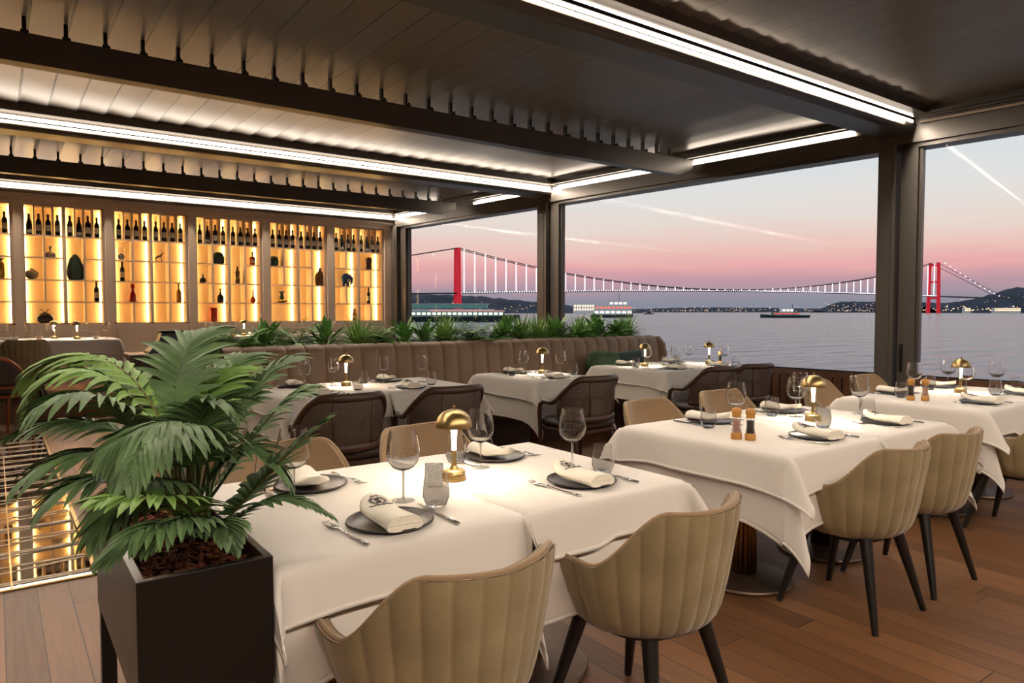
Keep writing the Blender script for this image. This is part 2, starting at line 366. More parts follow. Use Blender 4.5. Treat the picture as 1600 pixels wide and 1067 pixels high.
mid_beam(5.76, 6.75); mid_beam(10.4, 6.2); mid_beam(1.0, 7.2)
# glass wall: header, posts, lower wood panel, panes
g = G(); gbox(g, -10.2, 9.0, -.06, .2, 3.0, 3.16); gbox(g, -10.2, 9.0, -.02, .2, 2.96, 3.0); gbox(g, -10.2, 9.0, -.04, .2, 3.235, 3.42); gbox(g, -10.2, 9.0, .0, .2, 3.16, 3.235); gbox(g, -10.2, 9.0, -.10, -.04, 3.25, 3.27)
trim(g, M['alu'])
def post(s0, s1):
    g = G(); w_ = s1-s0
    gbox(g, s0+w_*.50, s1-.03, -.10, .12, 0, 3.0)     # main post (far part)
    gbox(g, s0+.03, s0+w_*.46, -.02, .12, 0, 3.0)     # sash frame (near side)
    gbox(g, s0, s0+.04, .02, .09, 0, 3.0); gbox(g, s1-.04, s1, .02, .09, 0, 3.0)
    gbox(g, s0+w_*.60, s0+w_*.62, -.106, -.1, 0, 3.0)
    return trim(g, M['alu'])
post(-.64, -.24); post(4.29, 4.73); post(8.45, 8.9); post(-6.0, -5.6)
hn = G(); gbox(hn, -.30, -.275, -.035, .03, .75, 1.05); gbox(hn, -.51, -.485, -.045, .0, .75, 1.02)
tag(hn.obj('window_latch', M['black']), 'dark vertical pull latches low on the wide window post', 'latch')
def window(i, s0, s1):
    g = G(); gbox(g, s0, s1, .045, .055, .70, 2.97); o = struct(g.obj('window_%d' % i, M['pane']))
    g = G(); gbox(g, s0, s1, .0, .1, .64, .70); struct(g.obj('window_sill', M['panelwood'], o))
    g = G(); gbox(g, s0, s1, .03, .07, .70, .715); struct(g.obj('window_frame', M['black'], o))
window(1, 4.73, 8.45); window(2, -.24, 4.29); window(3, -5.6, -.64); window(4, -10, -6)
g = G(); s = -10.0
while s < 8.9:
    gbox(g, s, s+.085, .0, .08, 0, .64); s += .1
gbox(g, -10, 8.9, .08, .1, 0, .64)
trim(g, M['panelwood'])
# window lights: short strips in the header
def wstrip(s0, s1, label):
    t_ = thing('ceiling_light', label, 'ceiling light', tuple(G0+GU*s0+Vector((0, 0, 3.2))), -(-GW)*-1 if False else GLASS_ROT*0)
    g = G(); p = G0+GU*s0
    for s_, z_ in ((0, 0),):
        vs = [GU*ss+GN*nn+Vector((0, 0, z)) for z in (-.02, .012) for ss, nn in ((0, -.035), (0, .0), (s1-s0, .0), (s1-s0, -.035))]
        g.add(vs, [(3, 2, 1, 0), (4, 5, 6, 7), (0, 1, 5, 4), (1, 2, 6, 5), (2, 3, 7, 6), (3, 0, 4, 7)])
    g.obj('light_strip', M['led2'], t_)
    g = G(); vs = [GU*ss+GN*nn+Vector((0, 0, z)) for z in (.022, .03) for ss, nn in ((0, -.03), (0, .0), (s1-s0-.1, .0), (s1-s0-.1, -.03))]
    g.add(vs, [(3, 2, 1, 0), (4, 5, 6, 7), (0, 1, 5, 4), (1, 2, 6, 5), (2, 3, 7, 6), (3, 0, 4, 7)])
    g.obj('upper_strip', M['led2'], t_)
wstrip(0.0, 2.05, 'short window-side light strip right of the louver beam, above the widest window')
wstrip(2.55, 4.42, 'short window-side light strip joining the strip at the middle window post')
wstrip(5.0, 6.35, 'short window-side light strip above the left window')
wstrip(7.5, 8.9, 'shortest window-side light strip in the corner beside the bottle shelves')
g = G(); gbox(g, -5.6, -.62, -.03, 0, 3.185, 3.205); tag(g.obj('led_channel', M['lattice']), 'unlit pale light channel above the right-hand window', 'light channel')

# ------------------------------------------------------------------ wine shelves
ZS = [2.50, 2.167, 1.833, 1.50, 1.17]; ZT = 2.93; YSF = 12.78; YSB = 13.08
def shelf_bay(x0, x1, label, skip=(), nodiv=()):
    t_ = thing('bottle_shelf', label, 'shelf', ((x0+x1)/2, YSF, .22), 0, None)
    ox = (x0+x1)/2; W_ = x1-x0
    def B(name, xa, xb, ya, yb, za, zb, m_=M['shelf']): return G().box(xa-ox, xb-ox, ya-YSF, yb-YSF, za-.22, zb-.22).obj(name, m_, t_)
    B('back_panel', x0, x1, YSB, YSB+.02, .22, ZT, M['shelfback'])
    B('cabinet_base', x0, x1, YSF-.02, YSB, .22, 1.15)
    for k in range(2): 
        xa = x0+k*W_/2; B('cabinet_door', xa+.05, xa+W_/2-.05, YSF-.03, YSF-.02, .3, 1.08)
    B('top_panel', x0, x1, YSF, YSB, ZT, ZT+.03)
    xm = (x0+x1)/2
    for xa in (x0-.0, xm-.02, x1-.04): B('side_panel', xa, xa+.04, YSF, YSB, 1.17, ZT)
    subs = [(x0+.04, xm-.02), (xm+.02, x1-.04)]
    for si, (a, b_) in enumerate(subs):
        mid = (a+b_)/2
        for zi, z in enumerate(ZS):
            for ci, (ca, cb) in enumerate(((a, mid), (mid, b_))):
                if (si, ci, zi) in skip: continue
                B('shelf', ca, cb, YSF+.01, YSB, z-.018, z)
        for k in (1, 2, 3):
            x = a+(b_-a)*k/4; B('divider', x-.009, x+.009, YSF+.01, YSB-.07, ZS[0], ZT)
        for zi in range(4):
            if (si, zi) in nodiv: continue
            B('divider', mid-.011, mid+.011, YSF+.01, YSB, ZS[zi+1], ZS[zi]-.018)
        for x in (a+.001, b_-.013): B('light_strip', x, x+.012, YSB-.03, YSB-.012, 1.18, ZT-.01, M['shelfled'])
    return t_
BAYS = [(-.80, .25), (.35, 1.43), (1.53, 2.64), (2.74, 3.86), (3.97, 5.05), (5.17, 6.22)]
ords = ['cream lit bottle shelf cut by the left edge of the photo', 'cream lit shelf holding the tall dark green egg vase and black pot', 'cream lit shelf holding the red figure bottle and small antelope',
        'cream lit shelf holding the red cylinder and the gold figure bottle', 'cream lit shelf holding the big brown flask and green stone vase', 'cream lit shelf nearest the windows, holding the blue elephant']
sk = [(), ((1, 0, 1),), (), ((1, 0, 1),), ((1, 1, 1),), ()]
nd = [(), ((0, 3),), ((0, 2),), ((0, 3),), ((0, 2), (0, 3)), ((0, 1), (0, 3), (1, 0), (1, 2))]
for (a, b_), lb, s1, n1 in zip(BAYS, ords, sk, nd): shelf_bay(a, b_, lb, s1, n1)
g = G()
for xa, xb in ((.25, .35), (1.43, 1.53), (2.64, 2.74), (3.86, 3.97), (5.05, 5.17), (6.22, 6.36)): g.box(xa, xb, YSF-.04, YSB, .22, ZT+.03)
trim(g, M['shelf'])
g = G(); g.box(-5, 6.38, YSF-.05, 13.18, ZT+.03, 3.02); g.box(-5, 6.40, YSF-.08, 13.18, 3.02, 3.05); g.box(-5, 6.42, YSF-.11, 13.18, 3.05, 3.09)
trim(g, M['shelf'])
struct(G().box(XL, -.80, YSF, 13.19, .22, ZT+.03).obj('trim_90', M['shelf']))

def lat(name, prof, m_, parent, n=16, **k): return G().lathe(prof, n, **k).obj(name, m_, parent, smooth=True, auto=50)
def bottle_proto(kind):
    t_ = thing('wine_bottle', '', 'bottle')
    if kind == 0: pr = [(.034, 0), (.037, .006), (.037, .19), (.030, .215), (.015, .24), (.0135, .30), (.0155, .302), (.0155, .315), (.0, .315)]
    elif kind == 1: pr = [(.038, 0), (.041, .006), (.041, .13), (.034, .18), (.018, .235), (.014, .29), (.0155, .292), (.0155, .305), (.0, .305)]
    else: pr = [(.036, 0), (.039, .006), (.039, .21), (.026, .235), (.015, .25), (.0145, .315), (.016, .317), (.016, .33), (.0, .33)]
    lat('bottle_body', pr, M['bottle'], t_)
    zl = (.06, .15) if kind != 1 else (.02, .07)
    rr = pr[2][0]+.0008
    G().lathe([(rr, zl[0]), (rr, zl[1])], 16, cap=False).obj('paper_label', M['label'], t_, smooth=True)
    lat('capsule', [(.0145, pr[-3][1]-.045), (.0162, pr[-3][1]-.04), (.0165, pr[-3][1]+.012), (0, pr[-3][1]+.0135)], M['capsule'], t_, 12)
    return t_
BP = [bottle_proto(k) for k in range(3)]
for b_ in BP: b_['category'] = 'bottle'
def bt(k, x, z, label, group=None, y=12.93): 
    return place(BP[k], (x, y, z), random.uniform(-.4, .4), label, group)
bayname = ['leftmost shelf cut by the photo edge', 'shelf with the green egg vase', 'shelf with the red figure bottle', 'shelf with the red cylinder', 'shelf with the big brown flask', 'shelf nearest the windows']
posn = ['first', 'second', 'third', 'fourth', 'fifth', 'sixth', 'seventh', 'eighth']
for bi, (a, b_) in enumerate(BAYS):
    xm = (a+b_)/2
    for si, (c0, c1) in enumerate(((a+.04, xm-.02), (xm+.02, b_-.04))):
        for k in range(4):
            if bi == 0 and (si == 0 or k < 3): continue
            x = c0+(c1-c0)*(k+.5)/4; kd = random.choice([0, 0, 1, 2, 0])
            if bi == 0: lb = 'wine bottle with low cream label at the very left edge of the photo'
            else: lb = '%s wine bottle from left, top row, %s' % (posn[si*4+k], bayname[bi])
            bt(kd, x-.0, ZS[0]+.001, lb, 'wine bottles in the top row of the shelves', 12.845)
def sx(px, py): return on_y(px, py, 12.93).x
bt(0, sx(151, 460), ZS[3]+.001, 'wine bottle standing alone with large pale label, right of and below the green egg vase')
bt(0, sx(191, 425), ZS[2]+.001, 'wine bottle standing alone above the red figure bottle')
bt(0, sx(576, 460), ZS[3]+.001, 'wine bottle standing alone below the brown mask vase')
def deco(name, label, cat, px, row, parts):
    t_ = thing(name, label, cat, (sx(px, 440), 12.93, ZS[row]+.001))
    for pn, pr, m_, kw in parts:
        if callable(pr): g = G(); pr(g); g.obj(pn, m_, t_, smooth=True, auto=45)
        else: lat(pn, pr, m_, t_, **kw)
    return t_
deco('decanter', 'small clear glass decanter with round stopper on the upper shelf', 'decanter', 80, 1, [('body', [(.06, 0), (.075, .02), (.07, .07), (.02, .10), (.016, .13)], M['silver'], {}), ('stopper', lambda g: g.sph((0, 0, .155), .028), M['silver'], {})])
deco('round_vase', 'round speckled silver vase with a crown-like neck', 'vase', 50, 2, [('body', [(.03, 0), (.07, .02), (.09, .07), (.085, .11), (.04, .145), (.02, .15), (.03, .165)], M['silver'], {})])
deco('egg_vase', 'tall dark green egg-shaped vase filling two shelf rows', 'vase', 118, 2, [('body', [(.08, 0), (.105, .03), (.115, .12), (.105, .22), (.075, .33), (.035, .39), (0, .405)], M['greendark'], {})])
deco('black_pot', 'squat black pot with small twig handles on the lowest shelf', 'pot', 69, 4, [('body', [(.07, 0), (.11, .03), (.12, .08), (.09, .13), (.04, .15), (.035, .16)], M['black'], {}), ('twig_handle', lambda g: (g.tube([(0, 0, .15), (-.03, 0, .19), (-.06, 0, .215)], .006), g.tube([(0, 0, .15), (.03, 0, .19), (.055, 0, .21)], .006)), M['walnut'], {})])
deco('yellow_vase', 'ochre leafy vase at the very left edge of the photo', 'vase', 1, 2, [('body', [(.05, 0), (.06, .06), (.055, .22), (.03, .26)], M['gold'], {}), ('leaf_crown', lambda g: [g.tube([(0, 0, .25), (.03*math.cos(k), .03*math.sin(k), .29), (.055*math.cos(k), .055*math.sin(k), .31)], [.01, .008, .002], 5) for k in range(6)], M['greendark'], {})])
deco('eye_ornament', 'blue eye disc ornament standing in a clear glass tube', 'ornament', 190, 1, [('disc', lambda g: g.tube([(0, -.05, .055), (0, -.03, .055)], .045, 20), M['ink'], {}), ('white_ring', lambda g: g.tube([(0, -.054, .055), (0, -.05, .055)], .030, 20), M['white'], {}), ('pupil', lambda g: g.tube([(0, -.058, .055), (0, -.054, .055)], .014, 16), M['blue'], {}), ('glass_tube', [(.055, 0), (.055, .2), (.053, .2), (.053, .004)], M['glass'], {'cap': False})])
deco('red_figure_bottle', 'glossy red figure-shaped bottle', 'bottle', 207, 3, [('body', [(.055, 0), (.065, .03), (.055, .12), (.03, .17), (.02, .2), (.038, .24), (.036, .27), (.01, .30), (0, .305)], M['red'], {})])
deco('antelope_figure', 'small dark leaping antelope figure on a shelf', 'figurine', 249, 1, [('body', lambda g: (g.tube([(-.06, 0, .05), (-.02, 0, .08), (.03, 0, .1), (.05, 0, .14)], [.008, .018, .018, .01]), g.tube([(.05, 0, .14), (.075, 0, .15)], [.01, .004])), M['walnut'], {}), ('leg', lambda g: (g.tube([(-.05, .01, .055), (-.03, .01, 0)], .006, 6), g.tube([(.03, .01, .09), (.05, .01, 0)], .006, 6)), M['walnut'], {}), ('horn', lambda g: g.tube([(.055, 0, .15), (.04, 0, .19), (.02, 0, .2)], .003, 5), M['walnut'], {}), ('base', lambda g: g.box(-.06, .06, -.03, .03, 0, .008), M['gold'], {})])
deco('liquor_bottle', 'clear and gold liquor bottle with dark cap by a lit strip', 'bottle', 279, 3, [('body', [(.035, 0), (.04, .01), (.04, .16), (.03, .2), (.014, .22), (.013, .29)], M['gold'], {}), ('cap', [(.016, .29), (.016, .33), (0, .332)], M['black'], {})])
deco('arch_vase', 'arched dark green vase with pale mark', 'vase', 342, 1, [('body', [(.08, 0), (.10, .02), (.10, .12), (.07, .19), (.03, .205), (0, .208)], M['greendark'], {'sy': .5})])
deco('liquor_bottle', 'square orange liquor bottle with pale label, beside a lit strip', 'bottle', 395, 1, [('body', lambda g: g.box(-.045, .045, -.03, .03, 0, .15, .012), M['orangeglass'], {}), ('neck', [(.016, .15), (.014, .2), (.018, .21), (.018, .235), (0, .236)], M['gold'], {}), ('paper_label', lambda g: g.box(-.035, .035, -.032, -.0305, .04, .10), M['label'], {})])
deco('round_flask', 'small round black flask with pale neck', 'bottle', 317, 2, [('body', [(.03, 0), (.055, .02), (.058, .06), (.03, .09), (.012, .10), (.012, .14), (.02, .15)], M['black'], {})])
deco('gold_figure_bottle', 'tall slim gold figure bottle filling two shelf rows', 'bottle', 371, 2, [('body', [(.04, 0), (.045, .03), (.035, .14), (.045, .2), (.02, .25), (.02, .28), (.01, .31), (0, .315)], M['brownglass'], {}), ('collar', [(.046, .09), (.046, .12)], M['gold'], {'cap': False})])
deco('dark_bottle', 'dark purple pear-shaped bottle with thin stopper above the red cylinder', 'bottle', 344, 3, [('body', [(.045, 0), (.055, .02), (.055, .1), (.02, .15), (.012, .17), (.012, .2)], M['bottle'], {}), ('stopper', lambda g: g.sph((0, 0, .225), .02), M['gold'], {})])
deco('orange_decanter', 'orange teardrop decanter with long forked neck', 'decanter', 395, 3, [('body', [(.03, 0), (.05, .03), (.045, .07), (.012, .12), (.009, .23)], M['orangeglass'], {})])
deco('red_cylinder_vase', 'tall bright red textured cylinder vase on the lowest shelf', 'vase', 333, 4, [('body', [(.064, 0), (.066, .01), (.066, .235), (.06, .24), (.06, .02)], M['redlamp'], {})])
deco('stone_vase', 'rounded green stone vase with small ears', 'vase', 428, 1, [('body', [(.06, 0), (.085, .03), (.09, .1), (.06, .16), (.03, .18)], M['greenstone'], {}), ('ear', lambda g: (g.sph((-.06, 0, .15), .022), g.sph((.06, 0, .15), .022)), M['greenstone'], {})])
deco('brown_flask', 'big brown glass flask with short neck filling two rows', 'flask', 500, 2, [('body', [(.08, 0), (.095, .04), (.1, .15), (.08, .22), (.03, .27), (.022, .32), (.03, .33)], M['brownglass'], {'sy': .7})])
deco('hourglass_vase', 'dark hourglass vase standing on a gold disc bowl', 'vase', 440, 3, [('disc_bowl', [(.03, 0), (.11, .03), (.12, .045), (.11, .06), (.03, .075)], M['gold'], {}), ('body', [(.035, .075), (.04, .11), (.025, .15), (.03, .18), (.06, .21)], M['greendark'], {})])
deco('mask_vase', 'dark brown carved mask-shaped vase', 'vase', 576, 1, [('body', [(.05, 0), (.065, .03), (.06, .1), (.07, .18), (.055, .23), (.04, .24)], M['capsule'], {'n': 8})])
deco('elephant_figure', 'blue enamel elephant with cream patterned ear', 'figurine', 541, 2, [('body', lambda g: g.sph((0, 0, .15), .10, sy=.45), M['blue'], {}), ('trunk', lambda g: g.tube([(.06, 0, .2), (.11, 0, .14), (.11, 0, .06), (.08, 0, .03)], [.05, .035, .022, .015]), M['blue'], {}), ('ear', lambda g: g.tube([(.03, -.05, .1), (.03, -.062, .1)], .04, 16), M['label'], {}), ('leg', lambda g: (g.tube([(-.05, 0, .1), (-.05, 0, 0)], .03), g.tube([(.03, 0, .1), (.03, 0, 0)], .03)), M['blue'], {})])
deco('whisky_bottle', 'amber whisky bottle with pale label on the lowest shelf', 'bottle', 553, 4, [('body', [(.038, 0), (.042, .01), (.042, .12), (.02, .15), (.015, .2)], M['amber'], {}), ('cap', [(.017, .2), (.017, .225), (0, .226)], M['black'], {}), ('paper_label', [(.0428, .04), (.0428, .10)], M['label'], {'cap': False})])

# ------------------------------------------------------------------ shell chair
def rim_z(th):   # rim height over the angle from the back
    a = abs(th)/math.radians(126)
    if a < .30: return .765+.008*(a/.30)
    t_ = min(1, (a-.30)/.36); s_ = t_*t_*(3-2*t_); z = .773-.173*s_
    if a > .74: z += .025*((a-.74)/.26)**1.5
    return z
SEC = [(0, .350), (.10, .351), (.165, .358), (.205, .376), (.234, .405), (.252, .45), (.270, .53), (.286, .63), (.298, .70), (.303, .765)]
def shell_pt(th, v, ribs=0, off=0.0):
    zr = rim_z(th); k = v*(len(SEC)-1); i = min(int(k), len(SEC)-2); f_ = k-i
    r_ = SEC[i][0]*(1-f_)+SEC[i+1][0]*f_; z = SEC[i][1]*(1-f_)+SEC[i+1][1]*f_
    if z > .45: z = .45+(z-.45)*(zr-.45)/(.765-.45)
    r_ = max(.0001, r_-off)
    if ribs and v > .1:
        k = abs(math.sin(th*ribs/2)); r_ += .0095*(k**.38-.6)*min(1, (v-.1)*3)
    x = math.sin(th)*r_; y = -math.cos(th)*r_
    if abs(th) > PI/2: y *= 1.42; x *= 1-.10*(abs(th)-PI/2)
    return Vector((x, y, z))
TH = math.radians(126)
def make_shell():
    t_ = thing('shell_chair', '', 'chair')
    g = G(); g.grid(lambda a, v: shell_pt(-TH+2*TH*a, v, 27), 270, 24)
    g.obj('outer_shell', M['velvet'], t_, smooth=True)
    g = G(); g.grid(lambda a, v: shell_pt(TH-2*TH*a, .45+.55*v, 0, .034), 48, 12)
    # closing strips between inner and outer at the arm fronts and rim
    for s_ in (-1, 1):
        fl_ = (lambda s_: (lambda a, v: shell_pt(s_*TH, .45+.55*v, 0, .034*a)))(s_)
        g.grid(fl_, 2, 12)
    g.grid(lambda a, v: shell_pt(-TH+2*TH*a, 1, 0, .032*v), 48, 1)
    g.obj('inner_shell', M['velvet_in'], t_, smooth=True)
    pts = [shell_pt(-TH+2*TH*i/60, 1, 0, .012)+Vector((0, 0, .002)) for i in range(61)]
    dn = lambda s_: [shell_pt(s_*TH, v, 0, .012) for v in (.85, .7, .55, .4)]
    G().tube(list(reversed(dn(-1)))+pts+dn(1), .0075, 8).obj('piping', M['velvet_in'], t_, smooth=True)
    g = G(); n_ = 40
    def cush(a, v):
        an = 2*PI*a; ex = .245; r_ = ex*(1-.25*0)
        cx_, cy_ = math.cos(an), math.sin(an); p = 3.2
        rr = (abs(cx_)**p+abs(cy_)**p)**(-1/p)
        pr = [(0.001, .475), (.6, .475), (.9, .468), (.99, .45), (1.0, .43), (.97, .40), (.9, .39), (.01, .39)]
        k = v*(len(pr)-1); i = min(int(k), len(pr)-2); f_ = k-i
        q_ = pr[i][0]*(1-f_)+pr[i+1][0]*f_; z = pr[i][1]*(1-f_)+pr[i+1][1]*f_
        return (cx_*rr*q_*.212, cy_*rr*q_*.212+.04, z)
    g.grid(cush, n_, 14, True); g.obj('seat_cushion', M['velvet_in'], t_, smooth=True)
    G().lathe([(.14, .338), (.14, .36)], 24).obj('seat_base', M['ebony'], t_)
    for sx_ in (-1, 1):
        for sy_ in (-1, 1):
            a = Vector((sx_*.135, sy_*.135, .37)); b2 = Vector((sx_*.215, sy_*.225, 0))
            G().tube([a, b2], [.026, .0135], 14).obj('leg', M['ebony'], t_, smooth=True, auto=40)
    return t_
SH = make_shell()
gA = 'taupe shell chairs with black tapered legs'
def chair(x, y, rz, lb, proto=SH, grp=gA, z=0): return place(proto, (x, y, z), rz, lb, grp)
chair(.90, 1.56, .06, 'ribbed taupe shell chair nearest the camera, between planter and second front chair')
chair(1.68, 1.58, .10, 'ribbed taupe shell chair at the near table, second from the planter')
chair(3.14, 1.66, .0, 'ribbed taupe shell chair tucked in front of the middle right table, nearer one')
chair(3.74, 1.68, -.02, 'ribbed taupe shell chair in front of the middle right table, partly hidden by its neighbour')
chair(5.06, 1.62, -.03, 'ribbed taupe shell chair cut by the right edge of the photo')
chair(1.72, 2.90, PI+.1, 'smooth tan inner back of shell chair behind the near table lamp')
chair(.98, 2.86, PI-.1, 'tan shell chair behind the near table, mostly hidden by palm leaves')
chair(3.38, 2.93, PI+.05, 'tan shell chair behind the middle right table, beside the table corner')
chair(4.20, 3.00, PI-.05, 'tan shell chair behind the middle right table, past the salt and pepper mills')
chair(5.50, 3.00, PI+.15, 'tan shell chair behind the brass lamp of the middle right table, under the window sill')
chair(6.28, 3.02, PI, 'tan shell chair directly in front of the wide window post')

# ------------------------------------------------------------------ cane back armchair
def arim(th):
    a = abs(th)/math.radians(118)
    if a < .31: return .82
    t_ = min(1, (a-.31)/.52); s_ = t_*t_*(3-2*t_); return .82-.20*s_
def arm_pt(th, z, off=0):
    r_ = .268+.03*max(0, (z-.45)/.37)-off; y = -math.cos(th)*r_*(1.0 if abs(th) < PI/2 else 1.25)
    return Vector((math.sin(th)*r_, y, z))
TA = math.radians(118)
def make_arm(seatm, woodm, cane=True):
    t_ = thing('armchair', '', 'chair')
    pts = [arm_pt(-TA+2*TA*i/56, arim(-TA+2*TA*i/56)) for i in range(57)]
    g = G(); g.tube(pts, [.017+.008*(1-abs(i-28)/28) for i in range(57)], 8, flat=1.2)
    g.obj('top_rail', woodm, t_, smooth=True)
    TB = math.radians(62)
    zb = lambda th: .50+.02*abs(th)
    g = G(); g.grid(lambda a, v: arm_pt(-TB*1.28+2*TB*1.28*a, zb(0)+(arim(-TB*1.28+2*TB*1.28*a)-zb(0))*v), 40, 6)
    g.obj('cane_back' if cane else 'back_panel', M['cane'] if cane else seatm, t_, smooth=True, solid=.006 if cane else .03)
    G().tube([arm_pt(-TB*1.28+2*TB*1.28*i/30, zb(0)) for i in range(31)], .017, 8, flat=1.6).obj('lower_rail', woodm, t_, smooth=True)
    for s_ in (-1, 1):
        th = s_*TB*1.28
        G().tube([arm_pt(th, arim(th)), arm_pt(th, zb(0)-.02)], .014, 8).obj('back_post', woodm, t_, smooth=True)
        th = s_*TB*.42
        G().tube([arm_pt(th, arim(th)-.01), arm_pt(th, zb(0))], .009, 8).obj('back_slat', woodm, t_, smooth=True)
        th = s_*TA; e = arm_pt(th, arim(th))
        G().tube([e+Vector((0, -.02, 0)), e+Vector((s_*.004, .03, -.03)), e+Vector((s_*.0, .045, -.10)), Vector((s_*.235, .215, .40)), Vector((s_*.225, .225, 0))], [.018, .02, .019, .018, .012], 10).obj('leg', woodm, t_, smooth=True)
        G().tube([arm_pt(s_*TB*1.0, .47), Vector((s_*.205, -.17, .38)), Vector((s_*.235, -.255, 0))], [.016, .019, .012], 10).obj('leg', woodm, t_, smooth=True)
    g = G(); g.box(-.225, .225, -.2, .215, .37, .405, .01); g.obj('seat_frame', woodm, t_)
    g = G(); g.box(-.235, .235, -.205, .235, .405, .485, .03); g.obj('seat_cushion', seatm, t_, smooth=True, auto=60)
    return t_
AR = make_arm(M['darkleather'], M['walnut'])
gB = 'dark walnut cane-back armchairs at the banquette tables'
chair(1.79, 4.36, -.04, 'dark cane-back armchair rising behind the palm leaves, leftmost at the banquette tables', AR, gB)
chair(2.55, 4.36, .0, 'dark cane-back armchair left of the near brass lamp', AR, gB)
chair(3.86, 4.34, .03, 'dark cane-back armchair at the single banquette table in the centre, its seat in view', AR, gB)
chair(5.47, 4.36, .0, 'dark cane-back armchair left of another at the far banquette table', AR, gB)
chair(6.03, 4.36, -.05, 'dark cane-back armchair nearest the windows at the far banquette table', AR, gB)
AL = make_arm(M['darkleather'], M['orangewood'], False)
chair(.02, 9.95, -.55, 'brown leather armchair with orange wood frame at the far left edge', AL, 'brown leather armchairs')

# ------------------------------------------------------------------ tables, cloths
def make_table(hx, hy, z, name='dining_table'):
    t_ = thing(name, '', 'table')
    G().box(-hx+.008, hx-.008, -hy+.008, hy-.008, z-.03, z-.004).obj('tabletop', M['walnut'], t_)
    lat('base', [(.0, 0), (.235, 0), (.24, .012), (.235, .02), (.05, .045), (.0, .046)], M['basemetal'], t_, 36)
    g = G()
    for k in range(16):
        a = 2*PI*k/16; g.tube([(.055*math.cos(a), .055*math.sin(a), .035), (.05*math.cos(a), .05*math.sin(a), .3), (.11*math.cos(a), .11*math.sin(a), z-.03)], .011, 6)
    g.obj('pedestal', M['oldbrass'], t_, smooth=True)
    return t_
def cloth(x0, x1, y0, y1, z, L, sharL=False, sharR=False, seed=0, flare=.10, cf=1.6, base=0, wv=.006, xmin=-99):
    """square cloth draped over a rectangular top; the corners hang as cones"""
    hx = (x1-x0)/2; hy = (y1-y0)/2; cx_ = (x0+x1)/2; cy_ = (y0+y1)/2
    N = 12; NT = 10
    def coords(h_): return [-h_-L*(1-i/N) for i in range(N)]+[-h_+2*h_*i/NT for i in range(NT+1)]+[h_+L*(i+1)/N for i in range(N)]
    us = coords(hx); vs_ = coords(hy); g = G(); V = []
    rnd = random.Random(seed); ph = [rnd.uniform(0, 6) for _ in range(6)]
    R_ = .012
    for v in vs_:
        for u_ in us:
            du = max(0, abs(u_)-hx); dv = max(0, abs(v)-hy); sx_ = 1 if u_ > 0 else -1; sy_ = 1 if v > 0 else -1
            bx = max(-hx, min(hx, u_)); by = max(-hy, min(hy, v)); d = math.hypot(du, dv)
            if d < 1e-9:
                zz = z+(.0008*math.sin(9*u_+ph[0])*math.sin(8*v+ph[1])); V.append((cx_+bx, cy_+by, zz)); continue
            phi = math.atan2(dv, du)
            corner = math.sin(2*phi)
            t__ = d/L
            out = base*(1-math.exp(-d/.02)) + R_*(1-math.exp(-d/R_*1.2)) + flare*d*(1+cf*corner)
            wav = wv*t__*math.sin(7*(u_ if dv > du else v)+ph[2]+ph[3]*t__*.3)*(1-corner) + wv*.5*t__*math.sin(17*(u_ if dv > du else v)+ph[4])*(1-corner)
            out += wav
            ox = out*math.cos(phi)*sx_*(1-.15*corner); oy = out*math.sin(phi)*sy_*(1+.7*corner)
            if (sharL and u_ < 0) or (sharR and u_ > 0): ox = sx_*min(abs(ox), .003) if du > 0 else ox
            drop = max(0, d-R_*.45) if d > R_ else d*.55
            near = max(0, 1-(hx-abs(u_))/.2) if du == 0 and not (sharL and u_ < 0) and not (sharR and u_ > 0) else (max(0, 1-(hy-abs(v))/.2) if dv == 0 else 1)
            sagv = L*.17*t__*max(0, min(1, near))**1.6*(1-corner)
            drop += sagv
            # corner folds: gather
            V.append((max(xmin, cx_+bx+ox), cy_+by+oy, max(.03, z-drop*(.985))))
    W_ = len(us); F = []
    for j in range(len(vs_)-1):
        for i in range(W_-1):
            F.append((j*W_+i, j*W_+i+1, (j+1)*W_+i+1, (j+1)*W_+i))
    g.add(V, F)
    ob = g.obj('tablecloth', M['cloth'], None, smooth=True, solid=.0025)
    ob.location = (0, 0, 0)
    # sewn hem band along the edge
    hm = G(); H_ = len(vs_); hw = .013
    def inset(i, j, i2, j2):
        a = Vector(V[j*W_+i]); b = Vector(V[j2*W_+i2]); d = b-a
        return a+d*min(1, hw/max(1e-6, d.length))
    ringo = [(i, 0, i if 0 < i < W_-1 else (1 if i == 0 else W_-2), 1) for i in range(W_)]+[(W_-1, j, W_-2, min(j, H_-2)) for j in range(1, H_)]+[(i, H_-1, max(i, 1), H_-2) for i in range(W_-2, -1, -1)]+[(0, j, 1, j) for j in range(H_-2, 0, -1)]
    vv = []
    for i, j, i2, j2 in ringo: vv += [V[j*W_+i], inset(i, j, i2, j2)]
    nr_ = len(ringo); hm.add(vv, [(2*k, 2*((k+1) % nr_), 2*((k+1) % nr_)+1, 2*k+1) for k in range(nr_)])
    hm.obj('hem', M['cloth'], ob, smooth=True, solid=.0062)
    return ob
TB_ = None
TBASE = {}
